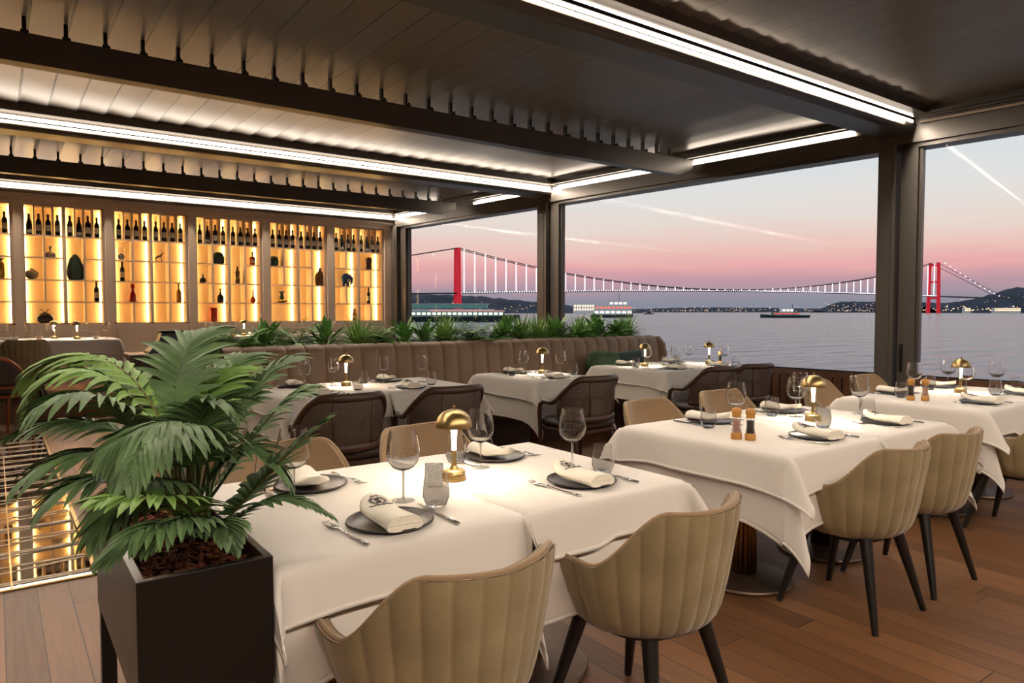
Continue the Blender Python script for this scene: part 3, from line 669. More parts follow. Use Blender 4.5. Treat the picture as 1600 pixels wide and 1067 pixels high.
TABLES = [ # x0,x1,y0,y1,z, sharedL, sharedR, name for labels, overlay, under
    (.53, 1.243, 1.66, 2.55, .75, 0, 1, 'near table beside the planter', .135, .30),
    (1.248, 1.96, 1.66, 2.55, .75, 1, 0, 'near table, its half away from the planter', .135, .30),
    (2.66, 3.385, 1.68, 2.62, .75, 0, 1, 'middle right table with the wooden mills', .165, .33),
    (3.39, 4.12, 1.68, 2.62, .75, 1, 0, 'middle right table, its half towards the window', .165, .33),
    (4.80, 5.52, 1.74, 2.62, .75, 0, 1, 'right window table with its mills', .17, .33),
    (5.525, 6.28, 1.74, 2.62, .75, 1, 0, 'right window table half cut by the photo edge', .17, .33),
    (1.60, 2.345, 4.76, 5.68, .75, 0, 1, 'left banquette table behind the palm', .16, .33),
    (2.35, 3.12, 4.76, 5.68, .75, 1, 0, 'left banquette table, its half away from the palm', .16, .33),
    (3.72, 4.45, 4.72, 5.66, .75, 0, 0, 'single banquette table in the centre', .17, .36),
    (5.35, 6.045, 4.74, 5.76, .75, 0, 1, 'far banquette table with the green cushion', .17, .33),
    (6.05, 6.75, 4.74, 5.76, .75, 1, 0, 'far banquette table, its half at the window', .17, .33),
    (-1.05, 1.38, 11.1, 12.0, .97, 0, 0, 'raised back table at far left', .2, .35),
    (2.45, 3.65, 11.1, 12.0, .97, 0, 0, 'raised back table behind the planter row', .2, .35),
    (3.9, 5.1, 11.1, 12.0, .97, 0, 0, 'raised back table before the brown flask shelf', .2, .35),
]
for i, (x0, x1, y0, y1, z, sl, sr, nm, o1, o2) in enumerate(TABLES):
    key = (round((x1-x0)*20), round((y1-y0)*20))
    zt = z-.008; zf = .22 if z > .9 else 0
    if key not in TBASE: TBASE[key] = make_table((x1-x0)/2, (y1-y0)/2, zt-zf)
    place(TBASE[key], ((x0+x1)/2, (y0+y1)/2, zf), 0, 'pedestal table, the %s' % nm, 'pedestal tables under white cloths')
    c1 = cloth(x0, x1, y0, y1, zt, o2, sl, sr, seed=i*3+1, flare=.04, cf=5.0, base=-.006, wv=.010, xmin=.503 if i == 0 else -99)
    c1.name = 'under_cloth'; tag(c1, 'long under-cloth of the %s' % nm, 'tablecloth', 'long white under-cloths')
    c2 = cloth(x0-.003, x1+.003, y0-.003, y1+.003, z-.0015, o1, sl, sr, seed=i*3+2, flare=.13, cf=2.6, base=.010, wv=.007, xmin=.498 if i == 0 else -99)
    c2.name = 'tablecloth'; tag(c2, 'short hemmed top cloth, %s' % nm, 'tablecloth', 'short white top cloths')

# ------------------------------------------------------------------ tableware
def make_wineglass():
    t_ = thing('wine_glass', '', 'wine glass')
    outer = [(.0045, .096), (.018, .100), (.034, .109), (.046, .124), (.0525, .145), (.0525, .163), (.048, .190), (.041, .225)]
    inner = [(.0398, .225), (.0467, .190), (.0512, .163), (.0512, .145), (.0448, .125), (.033, .1105), (.017, .1025), (.0, .101)]
    lat('bowl', outer+inner, M['glass'], t_, 32, cap=False)
    lat('stem', [(.0045, .006), (.0036, .02), (.0033, .06), (.0042, .0985)], M['glass'], t_, 12)
    lat('foot', [(.036, 0), (.037, .0015), (.03, .003), (.008, .006), (.004, .008)], M['thin_glass'], t_, 32)
    return t_
def make_tumbler():
    t_ = thing('water_glass', '', 'glass')
    lat('body', [(.0, 0), (.024, 0), (.032, .008), (.041, .032), (.0415, .05), (.034, .108), (.0328, .108), (.040, .05), (.0395, .033), (.030, .012), (.0, .010)], M['glass'], t_, 32, cap=False)
    t_.children[0].data.materials[0] = M['glass']
    return t_
def make_lamp():
    t_ = thing('table_lamp', '', 'lamp')
    lat('base', [(.0, 0), (.043, 0), (.044, .003), (.044, .008), (.0405, .009), (.0405, .032), (.036, .036), (.016, .038), (.011, .05), (.0, .05)], M['brass'], t_, 40)
    lat('stem', [(.0098, .048), (.0088, .08), (.0088, .105)], M['brass'], t_, 20); lat('glowing_stem', [(.0086, .105), (.009, .14), (.0125, .185), (.014, .20)], M['stemglow'], t_, 20)
    dome = [(.064, .188), (.0645, .192), (.0625, .208), (.055, .226), (.042, .240), (.024, .249), (.006, .252)]
    innr = [(.006, .249), (.023, .246), (.040, .237), (.053, .224), (.0605, .207), (.0625, .19), (.064, .188)]
    lat('lamp_shade', dome+innr, M['brass'], t_, 40, cap=False)
    lat('finial', [(.004, .251), (.004, .258), (.006, .26), (.006, .264), (0, .265)], M['brass'], t_, 12)
    lat('light_disc', [(0, .2015), (.03, .2015), (.03, .205), (0, .205)], M['bulb'], t_, 24)
    ld = bpy.data.lights.new('lamp_light', 'AREA'); ld.shape = 'DISK'; ld.size = .07; ld.energy = 4.0; ld.color = (1, .80, .58)
    lo = bpy.data.objects.new('lamp_light', ld); COL.objects.link(lo); lo.parent = t_; lo.location = (0, 0, .199)
    return t_
def make_plate():
    t_ = thing('plate', '', 'plate')
    lat('dish', [(0, .004), (.085, .004), (.105, .007), (.119, .013), (.1195, .0145)], M['plate'], t_, 48, cap=False)
    lat('rim', [(.1195, .0145), (.1225, .0145), (.1235, .011), (.105, .001), (0, .0)], M['platerim'], t_, 48, cap=False)
    return t_
def nap_top(x, y):   # height of the folded napkin over its own plane
    u_ = (x+.105)/.21
    e = max(0, 1-(abs(y)/.047)**4)
    return .013+.015*u_*e+.009*e+.060*max(0, .45-u_)**1.2
def make_napkin(front):
    t_ = thing('napkin', '', 'napkin')
    g = G(); N = 26; Mv = 12
    def wid(u_): return .047*math.sqrt(max(0, 1-((.28-u_)/.285)**2)) if u_ < .28 else .047-.004*math.sin((u_-.28)*4)
    def under(x): u_ = (x+.105)/.21; return .055*max(0, .45-u_)**1.2+.0005
    def f(a, v):
        x = -.105+.21*a; an = 2*PI*v; wd = max(.0008, wid(a))
        cy_, sy_ = math.cos(an), math.sin(an)
        y = wd*(abs(cy_)**.55)*(1 if cy_ > 0 else -1)
        zt = nap_top(x, y*.9); zb = under(x); h_ = zt-zb
        z = (zt+zb)/2+h_/2*(abs(sy_)**.6)*(1 if sy_ > 0 else -1)
        return (x, y, z)
    V = [f(i/N, j/24) for i in range(N+1) for j in range(24)]
    F = [(i*24+j, (i+1)*24+j, (i+1)*24+(j+1) % 24, i*24+(j+1) % 24) for i in range(N) for j in range(24)]
    F += [tuple(range(0, 24)), tuple(N*24+23-j for j in range(24))]
    g.add(V, F); g.obj('folded_cloth', M['napkin'], t_, smooth=True, auto=50)
    # visible fold layer along the straight end
    g = G(); g.tube([(.1055, y, .017+.002*math.cos(y*40)) for y in [-.04+.08*i/8 for i in range(9)]], .0016, 6); g.tube([(.098+.0*i, (-.0455), .0135) for i in range(2)][:1]+[(-.02, -.0468, .014)], .0012, 6)
    g.obj('fold_edge', M['napkin'], t_, smooth=True)
    if front:   # embroidered crest: wreath, letter S, ribbon
        g = G(); cx_, cy_ = -.056, 0
        def put(px_, py_): x = cx_-py_; y = cy_+px_; x, y = x, y; return Vector((x, y, nap_top(x, y*.9)+.0012))
        for s_ in (-1, 1):
            for k in range(11):
                a = -PI/2+s_*(.25+k*.24); rr = .019
                p = Vector((rr*math.cos(a), rr*math.sin(a)))
                for o_ in (-.35, .5):
                    d = Vector((math.cos(a+s_*(PI/2-o_*1.6)), math.sin(a+s_*(PI/2-o_*1.6))))
                    q1 = p; q2 = p+d*.007; nn = Vector((-d.y, d.x))*.0016; mid = p+d*.0035
                    vs = [put(*q1), put(*(mid+nn)), put(*q2), put(*(mid-nn))]; g.add(vs, [(0, 1, 2, 3), (3, 2, 1, 0)])
        def line(pp, w_=.0011): g.tube([put(*p) for p in pp], w_, 5)
        Sx = [(.0055, .006), (.003, .009), (-.001, .0098), (-.0052, .0075), (-.0055, .004), (-.002, .001), (.0025, -.001), (.006, -.004), (.005, -.008), (.001, -.0098), (-.003, -.0092), (-.006, -.006)]
        line(Sx, .0013)
        line([(.014*math.cos(a), .014*math.sin(a)) for a in [i*2*PI/24 for i in range(25)]], .0005)
        line([(-.032, -.022), (-.024, -.027), (-.014, -.022), (-.006, -.026), (0, -.021), (.006, -.026), (.014, -.022), (.024, -.027), (.032, -.022)], .0012)
        line([(-.010, .026), (-.005, .030), (0, .026), (.005, .030), (.010, .026)], .0011)
        o = g.obj('embroidered_crest', M['ink'], t_); o['label'] = 'dark embroidered wreath crest with letter S'
    return t_
def make_fork():
    t_ = thing('fork', '', 'fork'); L_ = .125
    g = G(); 
    pts = [(0, -L_, .004), (0, -.09, .005), (0, -.04, .004), (0, .0, .006), (0, .03, .009), (0, .05, .008), (0, .068, .005)]
    g.tube(pts[:5], [.0065, .0062, .0036, .0030, .0045], 8, flat=.4)
    g.obj('handle', M['steel'], t_, smooth=True)
    g = G(); g.tube([(0, .03, .009), (0, .05, .007), (0, .066, .005)], [.0045, .0115, .012], 10, flat=.18)
    for k in range(4):
        x = -.0105+.007*k; g.tube([(x, .064, .005), (x, .09, .004), (x*.92, .118, .010)], [.0022, .0019, .0012], 6)
    g.obj('tines', M['steel'], t_, smooth=True); return t_
def make_knife():
    t_ = thing('knife', '', 'knife')
    G().tube([(0, -.125, .005), (0, -.08, .006), (0, -.015, .005)], [.0075, .0068, .005], 8, flat=.6).obj('handle', M['steel'], t_, smooth=True)
    g = G(); vs = []
    for y, w_ in ((-.015, .006), (.02, .0095), (.07, .0105), (.10, .009), (.122, .002)):
        vs += [(-.005, y, .004), (-.005+w_*1.6, y, .004), (-.005, y, .0065)]
    g.add(vs, [(k*3+a, k*3+3+a, k*3+3+(a+1) % 3, k*3+(a+1) % 3) for k in range(4) for a in range(3)]+[(0, 1, 2), (14, 13, 12)])
    g.obj('blade', M['steel'], t_); return t_
def make_mill(fill, nm):
    t_ = thing('pepper_mill' if nm == 'pepper' else 'salt_mill', '', 'mill')
    lat('base', [(0, 0), (.0245, 0), (.0255, .003), (.0255, .028), (.022, .032), (0, .032)], M['oak'], t_, 24)
    lat('filling', [(0, .032), (.018, .032), (.015, .06), (.016, .09), (0, .095)], fill, t_, 20)
    lat('glass_body', [(.0225, .032), (.0225, .04), (.0175, .06), (.0185, .085), (.022, .105), (.0215, .105), (.0178, .085), (.0168, .06), (.0215, .04), (.0215, .032)], M['thin_glass'], t_, 24, cap=False)
    lat('wooden_head', [(0, .104), (.02, .104), (.0215, .108), (.0195, .113), (.0235, .125), (.0235, .135), (.016, .146), (0, .148)], M['oak'], t_, 24)
    lat('knob', [(.004, .147), (.003, .152), (.005, .155), (.003, .16), (0, .161)], M['steel'], t_, 12)
    return t_
WG, TU, LA, PLT, NF, NB, FK, KN = make_wineglass(), make_tumbler(), make_lamp(), make_plate(), make_napkin(True), make_napkin(False), make_fork(), make_knife()
for _p in (NF, NB): _p.scale = (1.15, 1.15, 1.15)
MS, MP = make_mill(M['salt'], 'salt'), make_mill(M['pepper'], 'pepper')
def cover(x, y, front, where, z=.7505, knife=True, s_=1):
    an = random.uniform(-8, 8)
    """plate, napkin, fork, knife for one seat"""
    place(PLT, (x, y, z), 0, 'dark plate, %s' % where, 'dark plates')
    if front: place(NF, (x-.01, y+.0, z+.010), math.radians(-92 if s_ == 1 else -101)+math.radians(an*.3), 'crested cream napkin, %s' % where, 'napkins with crests')
    else: place(NB, (x-.01, y, z+.010), math.radians(88+an), 'folded cream napkin, %s' % where, 'napkins seen from behind')
    sg = 1 if front else -1; r0 = 0 if front else PI
    place(FK, (x-sg*.145, y-sg*.02, z), r0+.08, 'steel fork, %s' % where, 'forks')
    if knife: place(KN, (x+sg*.150, y-sg*.005, z), r0-.04, 'steel knife, %s' % where, 'knives')
def wg(x, y, lb, z=.7505): place(WG, (x, y, z), random.uniform(0, 6), lb, 'wine glasses')
def tu(x, y, lb, z=.7505): place(TU, (x, y, z), random.uniform(0, 6), lb, 'water glasses')
def lamp(x, y, lb, z=.7505): place(LA, (x, y, z), 0, lb, 'brass table lamps')
def mills(x, y, x2, y2, w_):
    place(MS, (x, y, .7505), 0, 'pink salt mill, wooden head, %s' % w_, 'salt mills'); place(MP, (x2, y2, .7505), 0, 'dark pepper mill, wooden head, %s' % w_, 'pepper mills')
# near table
n1 = 'on the near table'
cover(.89, 1.80, True, 'front left of the near table by the planter')
cover(1.65, 1.84, True, 'front right of the near table')
cover(.86, 2.34, False, 'back left of the near table behind palm leaves')
cover(1.64, 2.36, False, 'back right of the near table behind its lamp')
wg(1.03, 1.99, 'wine glass nearest the camera, left of the brass lamp on the near table'); wg(1.78, 2.04, 'wine glass on the near table beside the front right plate')
wg(1.49, 2.24, 'wine glass just right of the brass lamp on the near table'); wg(.76, 2.22, 'wine glass behind the palm leaves on the near table')
tu(1.08, 1.87, 'water glass in front of the card holder on the near table'); tu(1.80, 1.89, 'water glass at the right front of the near table')
tu(1.46, 2.37, 'water glass behind the brass lamp on the near table'); tu(.73, 2.40, 'water glass behind the palm leaves on the near table')
lamp(1.31, 2.14, 'brass dome lamp on the near table, largest in view')
t_ = thing('card_holder', 'small clear stand holding a grey speckled card in front of the near lamp', 'card holder', (1.205, 2.10, .7505), -.55)
G().box(-.034, .034, -.02, .02, 0, .003).obj('stand', M['glass'], t_)
M['card'] = mat('speckled_card', (206, 202, 196), .6, var=(160, .3))
g = G(); g.add([(-.032, -.004, .003), (.032, -.004, .003), (.032, .008, .078), (-.032, .008, .078), (-.032, -.002, .003), (.032, -.002, .003), (.032, .010, .078), (-.032, .010, .078)], [(0, 1, 2, 3), (7, 6, 5, 4), (0, 4, 5, 1), (1, 5, 6, 2), (2, 6, 7, 3), (3, 7, 4, 0)]); g.obj('card', M['card'], t_)
# middle right table
cover(3.14, 1.84, True, 'front left of the middle right table', s_=.75); cover(3.85, 1.86, True, 'front right of the middle right table', s_=.75)
cover(3.12, 2.44, False, 'back left of the middle right table behind the mills'); cover(3.80, 2.44, False, 'back right of the middle right table')
wg(3.15, 2.30, 'wine glass standing behind the mills of the middle right table'); wg(3.66, 2.27, 'front one of two overlapping wine glasses left of the middle right lamp'); wg(3.99, 2.45, 'rear one of two overlapping wine glasses left of the middle right lamp'); wg(4.07, 2.12, 'wine glass at the far end of the middle right table')
tu(2.95, 2.32, 'water glass left of the mills on the middle right table'); tu(3.58, 2.37, 'water glass right of the mills, behind the napkins of the middle right table'); tu(3.44, 1.98, 'water glass between the crest napkin and lamp of the middle right table'); tu(3.93, 2.0, 'water glass behind the right crest napkin of the middle right table')
mills(2.80, 2.04, 2.83, 1.985, 'on the middle right table'); lamp(3.60, 2.13, 'brass dome lamp on the middle right table')
# right window table
cover(5.19, 1.90, True, 'front of the right window table', s_=.6); cover(5.98, 1.92, True, 'front of the right window table at the photo edge', s_=.6)
cover(5.28, 2.48, False, 'back left of the right window table'); cover(6.03, 2.50, False, 'back right of the right window table')
wg(5.42, 2.42, 'wine glass in front of the wide window post'); wg(6.10, 2.47, 'wine glass left of the right window lamp'); wg(5.66, 2.17, 'wine glass overlapping the right window lamp'); wg(6.12, 2.14, 'wine glass nearest the right edge of the photo')
tu(5.09, 2.36, 'water glass left of the mills on the right window table'); tu(5.76, 2.46, 'water glass behind the right window table mills'); tu(5.76, 2.02, 'water glass right of the right window lamp'); tu(6.19, 2.03, 'water glass close to the right edge of the photo')
mills(5.02, 2.17, 4.97, 2.24, 'on the right window table'); lamp(5.72, 2.23, 'brass dome lamp on the right window table')
# left banquette table
cover(1.90, 4.92, True, 'front left of the left banquette table', s_=.7); cover(2.62, 4.92, True, 'front right of the left banquette table', s_=.7)
cover(1.92, 5.52, False, 'back left of the left banquette table'); cover(2.72, 5.52, False, 'back right of the left banquette table')
wg(1.93, 5.36, 'leftmost wine glass before the banquette'); wg(2.20, 5.44, 'wine glass just left of the lamp on the left banquette table'); wg(2.62, 5.40, 'wine glass just right of the lamp on the left banquette table'); wg(2.92, 5.28, 'wine glass at the right end of the left banquette table')
tu(1.80, 5.50, 'water glass beside the salt mill on the left banquette table'); tu(2.22, 5.02, 'water glass before the lamp of the left banquette table'); tu(2.47, 5.46, 'water glass right of the lamp on the left banquette table'); tu(2.86, 5.02, 'water glass at the front right of the left banquette table')
place(MS, (1.70, 5.50, .7505), 0, 'salt mill with round wooden head on the left banquette table', 'salt mills'); lamp(2.27, 5.36, 'brass dome lamp on the left banquette table')
# centre banquette table
cover(4.05, 4.90, True, 'front of the single banquette table', s_=.6); cover(4.06, 5.50, False, 'back of the single banquette table')
wg(4.06, 5.36, 'wine glass left of the lamp on the single banquette table'); wg(4.32, 5.12, 'wine glass right of the lamp on the single banquette table')
tu(3.86, 5.28, 'water glass at the left of the single banquette table'); tu(4.40, 5.03, 'water glass right of the lamp on the single banquette table'); lamp(4.24, 5.30, 'brass dome lamp on the single banquette table')
# far banquette table
cover(5.70, 4.92, True, 'front left of the far banquette table', s_=.5); cover(6.40, 4.92, True, 'front right of the far banquette table', s_=.5)
cover(5.66, 5.58, False, 'back left of the far banquette table'); cover(6.40, 5.56, False, 'back right of the far banquette table')
wg(5.62, 5.24, 'wine glass overlapping the left lamp of the far banquette table'); wg(5.92, 5.10, 'wine glass in the middle of the far banquette table'); wg(6.38, 5.30, 'wine glass left of the window-side lamp on the far banquette table'); wg(6.60, 4.98, 'wine glass at the window end of the far banquette table')
tu(5.48, 5.26, 'water glass at the left of the far banquette table'); tu(5.98, 5.30, 'water glass amid the far banquette table'); tu(6.12, 5.22, 'second water glass amid the far banquette table'); tu(6.64, 4.86, 'water glass at the window end of the far banquette table')
place(MP, (6.68, 5.10, .7505), 0, 'dark mill behind a wine glass at the window end of the far banquette table', 'pepper mills')
lamp(5.70, 5.34, 'left brass lamp on the far banquette table'); lamp(6.56, 5.16, 'window-side brass lamp on the far banquette table')
# raised back tables
ZB = .9705
for i, (x, y) in enumerate([(-.02, 11.35), (.36, 11.35), (.98-.35, 11.7), (.72-.12, 11.3), (.1, 11.75)]): wg(x, y, 'wine glass on the raised back table at far left, %s' % ['nearest the photo edge', 'below the black pot', 'at the right end', 'before the lamp', 'in the second line'][i], ZB)
for i, (x, y) in enumerate([(-.12, 11.3), (.48, 11.5), (.2, 11.4)]): tu(x, y, 'water glass on the raised back table at far left, %s' % ['by the photo edge', 'beside the lamps', 'between the wine glasses'][i], ZB)
wg(1.0, 11.5, 'wine glass on the raised back table, right of both its lamps', ZB); wg(1.26, 11.35, 'wine glass at the far right corner of the raised back table', ZB); tu(1.12, 11.25, 'water glass near the right end of the raised back table', ZB)
lamp(.90, 11.25, 'brass lamp on the raised back table, below the green egg vase', ZB)
lamp(.66, 11.62, 'brass lamp on the raised back table, left of the green egg vase', ZB)
for i, (x, y) in enumerate([(2.6, 11.3), (2.98, 11.4), (3.4, 11.3), (4.1, 11.35), (4.55, 11.3), (4.95, 11.4)]): wg(x, y, 'wine glass behind the planter row, number %s from the left' % ['one', 'two', 'three', 'four', 'five', 'six'][i], ZB)
for i, (x, y) in enumerate([(2.72, 11.5), (3.2, 11.6), (4.3, 11.5)]): tu(x, y, 'water glass behind the planter row, %s' % ['leftmost', 'middle', 'rightmost'][i], ZB)
lamp(3.16, 11.45, 'brass lamp behind the planter row, before the red cylinder shelf', ZB)
place(MP, (3.03, 11.6, ZB), 0, 'dark mill beside the lamp behind the planter row', 'pepper mills')
for i, (x, y) in enumerate([(.12, 11.3), (2.8, 11.32), (3.35, 11.55)]): place(NB, (x, y, ZB), .3*i, 'folded napkin on a raised back table, %s' % ['far left', 'behind the console', 'by the lamp'][i], 'napkins on the raised tables')
chair(.28, 10.80, .1, 'ribbed taupe shell chair on the raised floor at far left', z=.22)
chair(2.55, 10.86, .1, 'taupe shell chair on the raised floor behind the console', z=.22)
chair(3.3, 10.86, -.1, 'taupe shell chair on the raised floor behind the planter row', z=.22)

# ------------------------------------------------------------------ console with serving pieces
t_ = thing('console_table', 'dark wood serving console behind the palm', 'console', (1.85, 8.3, 0))
G().box(-.75, .95, -.25, .25, .86, .91, .008).obj('worktop', M['walnut'], t_); G().box(-.72, .92, -.23, .23, .08, .86).obj('body', M['walnut'], t_); G().box(-.7, .9, -.2, .2, 0, .08).obj('plinth', M['ebony'], t_)
for k in range(3): G().box(-.70+.54*k, -.70+.54*k+.51, -.245, -.23, .14, .82, .005).obj('door', M['walnut'], t_)
t_ = thing('serving_cover', 'black tapered box-shaped serving cover on the console', 'serving cover', (1.52, 8.28, .91))
g = G(); vs = []
for hz, hx_, hy_ in ((0, .24, .17), (.02, .235, .165), (.13, .13, .10), (.21, .10, .085), (.22, .115, .095), (.235, .115, .095)):
    vs += [(-hx_, -hy_, hz), (hx_, -hy_, hz), (hx_, hy_, hz), (-hx_, hy_, hz)]
g.add(vs, [(3, 2, 1, 0), (20, 21, 22, 23)]+[(k*4+a, k*4+(a+1) % 4, k*4+4+(a+1) % 4, k*4+4+a) for k in range(5) for a in range(4)]); g.obj('body', M['black'], t_, bevel=.004)
for i, (x, y, r_) in enumerate([(1.98, 8.22, .10), (2.16, 8.3, .09), (2.36, 8.24, .08)]):
    o = lat('glass_bowl', [(r_*.4, 0), (r_*.9, .03), (r_, .07), (r_*.97, .07), (r_*.86, .033), (r_*.35, .006), (0, .006)], M['glass'], None, 28, cap=False); o.location = (x, y, .911)
    tag(o, 'clear glass bowl on the console, %s' % ['beside the black cover', 'middle one', 'farthest from the black cover'][i], 'bowl', 'glass bowls on the console')
t_ = thing('plate_stack', 'stack of dark plates on the console behind the glass bowls', 'plates', (1.98, 8.44, .911))
for k in range(4): lat('stacked_plate', [(0, k*.014), (.08, k*.014), (.11, k*.014+.012), (.105, k*.014+.013), (0, k*.014+.006)], M['platerim'], t_, 28, cap=False)

# ------------------------------------------------------------------ banquette
t_ = thing('banquette', 'long taupe channelled banquette running behind the back tables', 'banquette', (4.2, 6.2, 0))
X0, X1 = 1.55-4.2, 6.86-4.2
NP = 30; pw = (X1-X0)/NP
for k in range(NP):
    xa = X0+k*pw
    def f(a, v, xa=xa):
        x = xa+pw*a; bul = .028*(max(0, math.sin(PI*min(max(a, .0), 1)))**.45)
        prof = [(.0, .44), (-.01, .7), (.0, .94), (.03, 1.012), (.075, 1.035), (.12, 1.03), (.15, .98)]
        q_ = v*(len(prof)-1); i = min(int(q_), len(prof)-2); f_ = q_-i
        y = prof[i][0]*(1-f_)+prof[i+1][0]*f_; z = prof[i][1]*(1-f_)+prof[i+1][1]*f_
        lean = (z-.44)*.08
        return (x, y+lean-bul*(1 if z < 1.0 and y < .05 else .3)-.03, z+(bul*.35 if z > .95 else 0))
    g = G(); g.grid(f, 10, 18); g.obj('back_channel', M['leather'], t_, smooth=True)
G().box(X0, X1, .10, .20, .0, .99).obj('back_board', M['walnut'], t_)
# sloping end cap
g = G(); g.add([(X1, .2, 0), (X1, .2, 1.0), (X1, .02, 1.03), (X1+.04, -.05, .94), (X1+.10, -.12, .45), (X1+.10, -.62, .45), (X1+.10, -.62, 0)]+[(X1+.12, .2, 0), (X1+.05, .2, 1.0), (X1+.05, .02, 1.03), (X1+.08, -.05, .94), (X1+.14, -.12, .45), (X1+.14, -.62, .45), (X1+.14, -.62, 0)],
      [tuple(range(6, -1, -1)), tuple(range(7, 14))]+[(i, (i+1) % 7, 7+(i+1) % 7, 7+i) for i in range(7)]); g.obj('end_panel', M['leather'], t_)
G().box(X0, X1, -.60, -.02, .28, .45, .04).obj('seat_cushion', M['leather'], t_, smooth=True, auto=50)
G().box(X0, X1, -.56, -.02, .0, .28).obj('seat_base', M['walnut'], t_)
o = G(); o.sph((0, 0, 0), .5, 24, 14); 
for i, v in enumerate(o.v):
    x, y, z = v; f_ = lambda c: math.copysign(abs(c*2)**.32/2, c); o.v[i] = (f_(x)*.46, z*.16*1.0 if False else y*.17, f_(z)*.30)
c = o.obj('cushion', M['greenfab'], None, smooth=True); c.location = (5.66, 5.96, .74); c.rotation_euler = (.25, .06, .05)
tag(c, 'green rectangular cushion leaning on the banquette by the far table', 'cushion')
c2 = c.copy(); COL.objects.link(c2); c2.location = (6.10, 5.97, .73); c2.rotation_euler = (.25, -.05, -.04); tag(c2, 'dark teal cushion partly hidden behind a table lamp', 'cushion')
c2.data = c.data.copy(); c2.data.materials[0] = mat('teal_cushion', (52, 66, 62), .85)

# ------------------------------------------------------------------ planter row and its plants
t_ = thing('planter_trough', 'long narrow plant trough behind the banquette', 'planter', (4.2, 6.62, 0))
G().box(X0, X1, -.17, .17, 0, .98).obj('body', M['walnut'], t_)
o = G().box(X0+.02, X1-.02, -.15, .15, .98, .985).obj('soil', M['bark'], t_)
def leaf(g, base, d, up, L_, W_, droop=.5, fold=.25, segs=5, prof=None):
    d = Vector(d).normalized(); up = Vector(up); side = d.cross(up)
    if side.length < 1e-4: side = d.cross(Vector((1, 0, 0)))
    side.normalize(); nrm = side.cross(d).normalized()
    p = Vector(base); vs = []; cur = d.copy(); st = L_/segs
    for i in range(segs+1):
        t__ = i/segs
        w_ = W_*(prof(t__) if prof else math.sin(PI*min(1, (t__*.9+.1)))**.8) if i < segs else 0.0005
        nn = side.cross(cur).normalized()
        vs += [p-side*w_+nn*w_*fold, p, p+side*w_+nn*w_*fold]
        cur = (cur+Vector((0, 0, -1))*droop/segs).normalized(); p = p+cur*st
    fs = []
    for i in range(segs):
        a = i*3; fs += [(a, a+1, a+4, a+3), (a+1, a+2, a+5, a+4)]
    g.add(vs, fs)
def grass_plant():
    t_ = thing('potted_grass', '', 'plant'); g = G(); rnd = random.Random(3)
    for k in range(230):
        a = rnd.uniform(0, 2*PI); e = rnd.uniform(.5, 1.45); L_ = rnd.uniform(.16, .30)
        leaf(g, (rnd.uniform(-.03, .03), rnd.uniform(-.03, .03), 0), (math.cos(a)*math.cos(e), math.sin(a)*math.cos(e), math.sin(e)), (0, 0, 1), L_, .0055, rnd.uniform(.4, 1.2), .3, 5)
    g.obj('blades', M['grassy'], t_); return t_
def broad_plant():
    t_ = thing('leafy_plant', '', 'plant'); g = G(); s_ = G(); rnd = random.Random(5)
    for k in range(64):
        a = rnd.uniform(0, 2*PI); e = rnd.uniform(.1, 1.4); h_ = rnd.uniform(.04, .16); d = Vector((math.cos(a)*math.cos(e), math.sin(a)*math.cos(e), math.sin(e)))
        b2 = d*h_; s_.tube([(0, 0, 0), b2], .002, 4)
        leaf(g, b2, d, (0, 0, 1), rnd.uniform(.08, .14), rnd.uniform(.018, .03), .7, .2, 5, lambda t: math.sin(PI*(t**.7*.92+.08)))
    g.obj('leaves', M['broad'], t_); s_.obj('stems', M['palmstem'], t_); return t_
def fern_plant():
    t_ = thing('fern', '', 'plant'); g = G(); rnd = random.Random(8)
    for k in range(38):
        a = rnd.uniform(0, 2*PI); e = rnd.uniform(.25, 1.3); d = Vector((math.cos(a)*math.cos(e), math.sin(a)*math.cos(e), math.sin(e))); p = Vector((0, 0, 0)); L_ = rnd.uniform(.2, .3)
        n_ = 12
        for i in range(n_):
            t__ = (i+1)/n_; p = p+d*L_/n_; d = (d+Vector((0, 0, -.09))).normalized(); sd = d.cross(Vector((0, 0, 1))).normalized()
            ln = .055*math.sin(PI*min(1, t__*.85+.12))+.008
            for s_ in (-1, 1): leaf(g, p, d*.5+sd*s_, (0, 0, 1), ln*1.2, .013, .5, .2, 3)
    g.obj('fronds', M['fern'], t_); return t_
PG, PB, PF = grass_plant(), broad_plant(), fern_plant()
seq = [(PF, 1.75), (PB, 2.02), (PF, 2.3), (PB, 2.6), (PG, 2.92), (PF, 3.2), (PB, 3.45), (PB, 3.7), (PG, 3.95), (PF, 4.25), (PF, 4.52), (PB, 4.75), (PG, 4.98), (PG, 5.22), (PB, 5.45), (PF, 5.68), (PG, 5.9), (PB, 6.12), (PF, 6.34), (PB, 6.55), (PG, 6.7)]
wh = ['at the left end, over the palm', 'left end, second', 'before the red cylinder shelf', 'before the gap between two shelves', 'below the green stone vase', 'left of the big brown flask', 'below the big brown flask', 'before the whisky bottle shelf', 'under the blue elephant', 'under the last shelf', 'beside the corner window post', 'at the left of the left window',
      'left window, before the long ferry', 'left window, centre', 'left window, right part', 'left of the middle window post', 'at the middle window post', 'right of the middle window post', 'before the lit ferry', 'near the banquette end', 'at the right end of the row']
for i, (p_, x) in enumerate(seq):
    kd = {PG: 'pale green grassy plant', PB: 'broad-leaved green plant', PF: 'feathery green fern'}[p_]
    place(p_, (x, 6.60+random.uniform(-.04, .04), .985), random.uniform(0, 6), '%s in the row %s' % (kd, wh[i]), 'plants along the top of the banquette', random.uniform(1.2, 1.4))

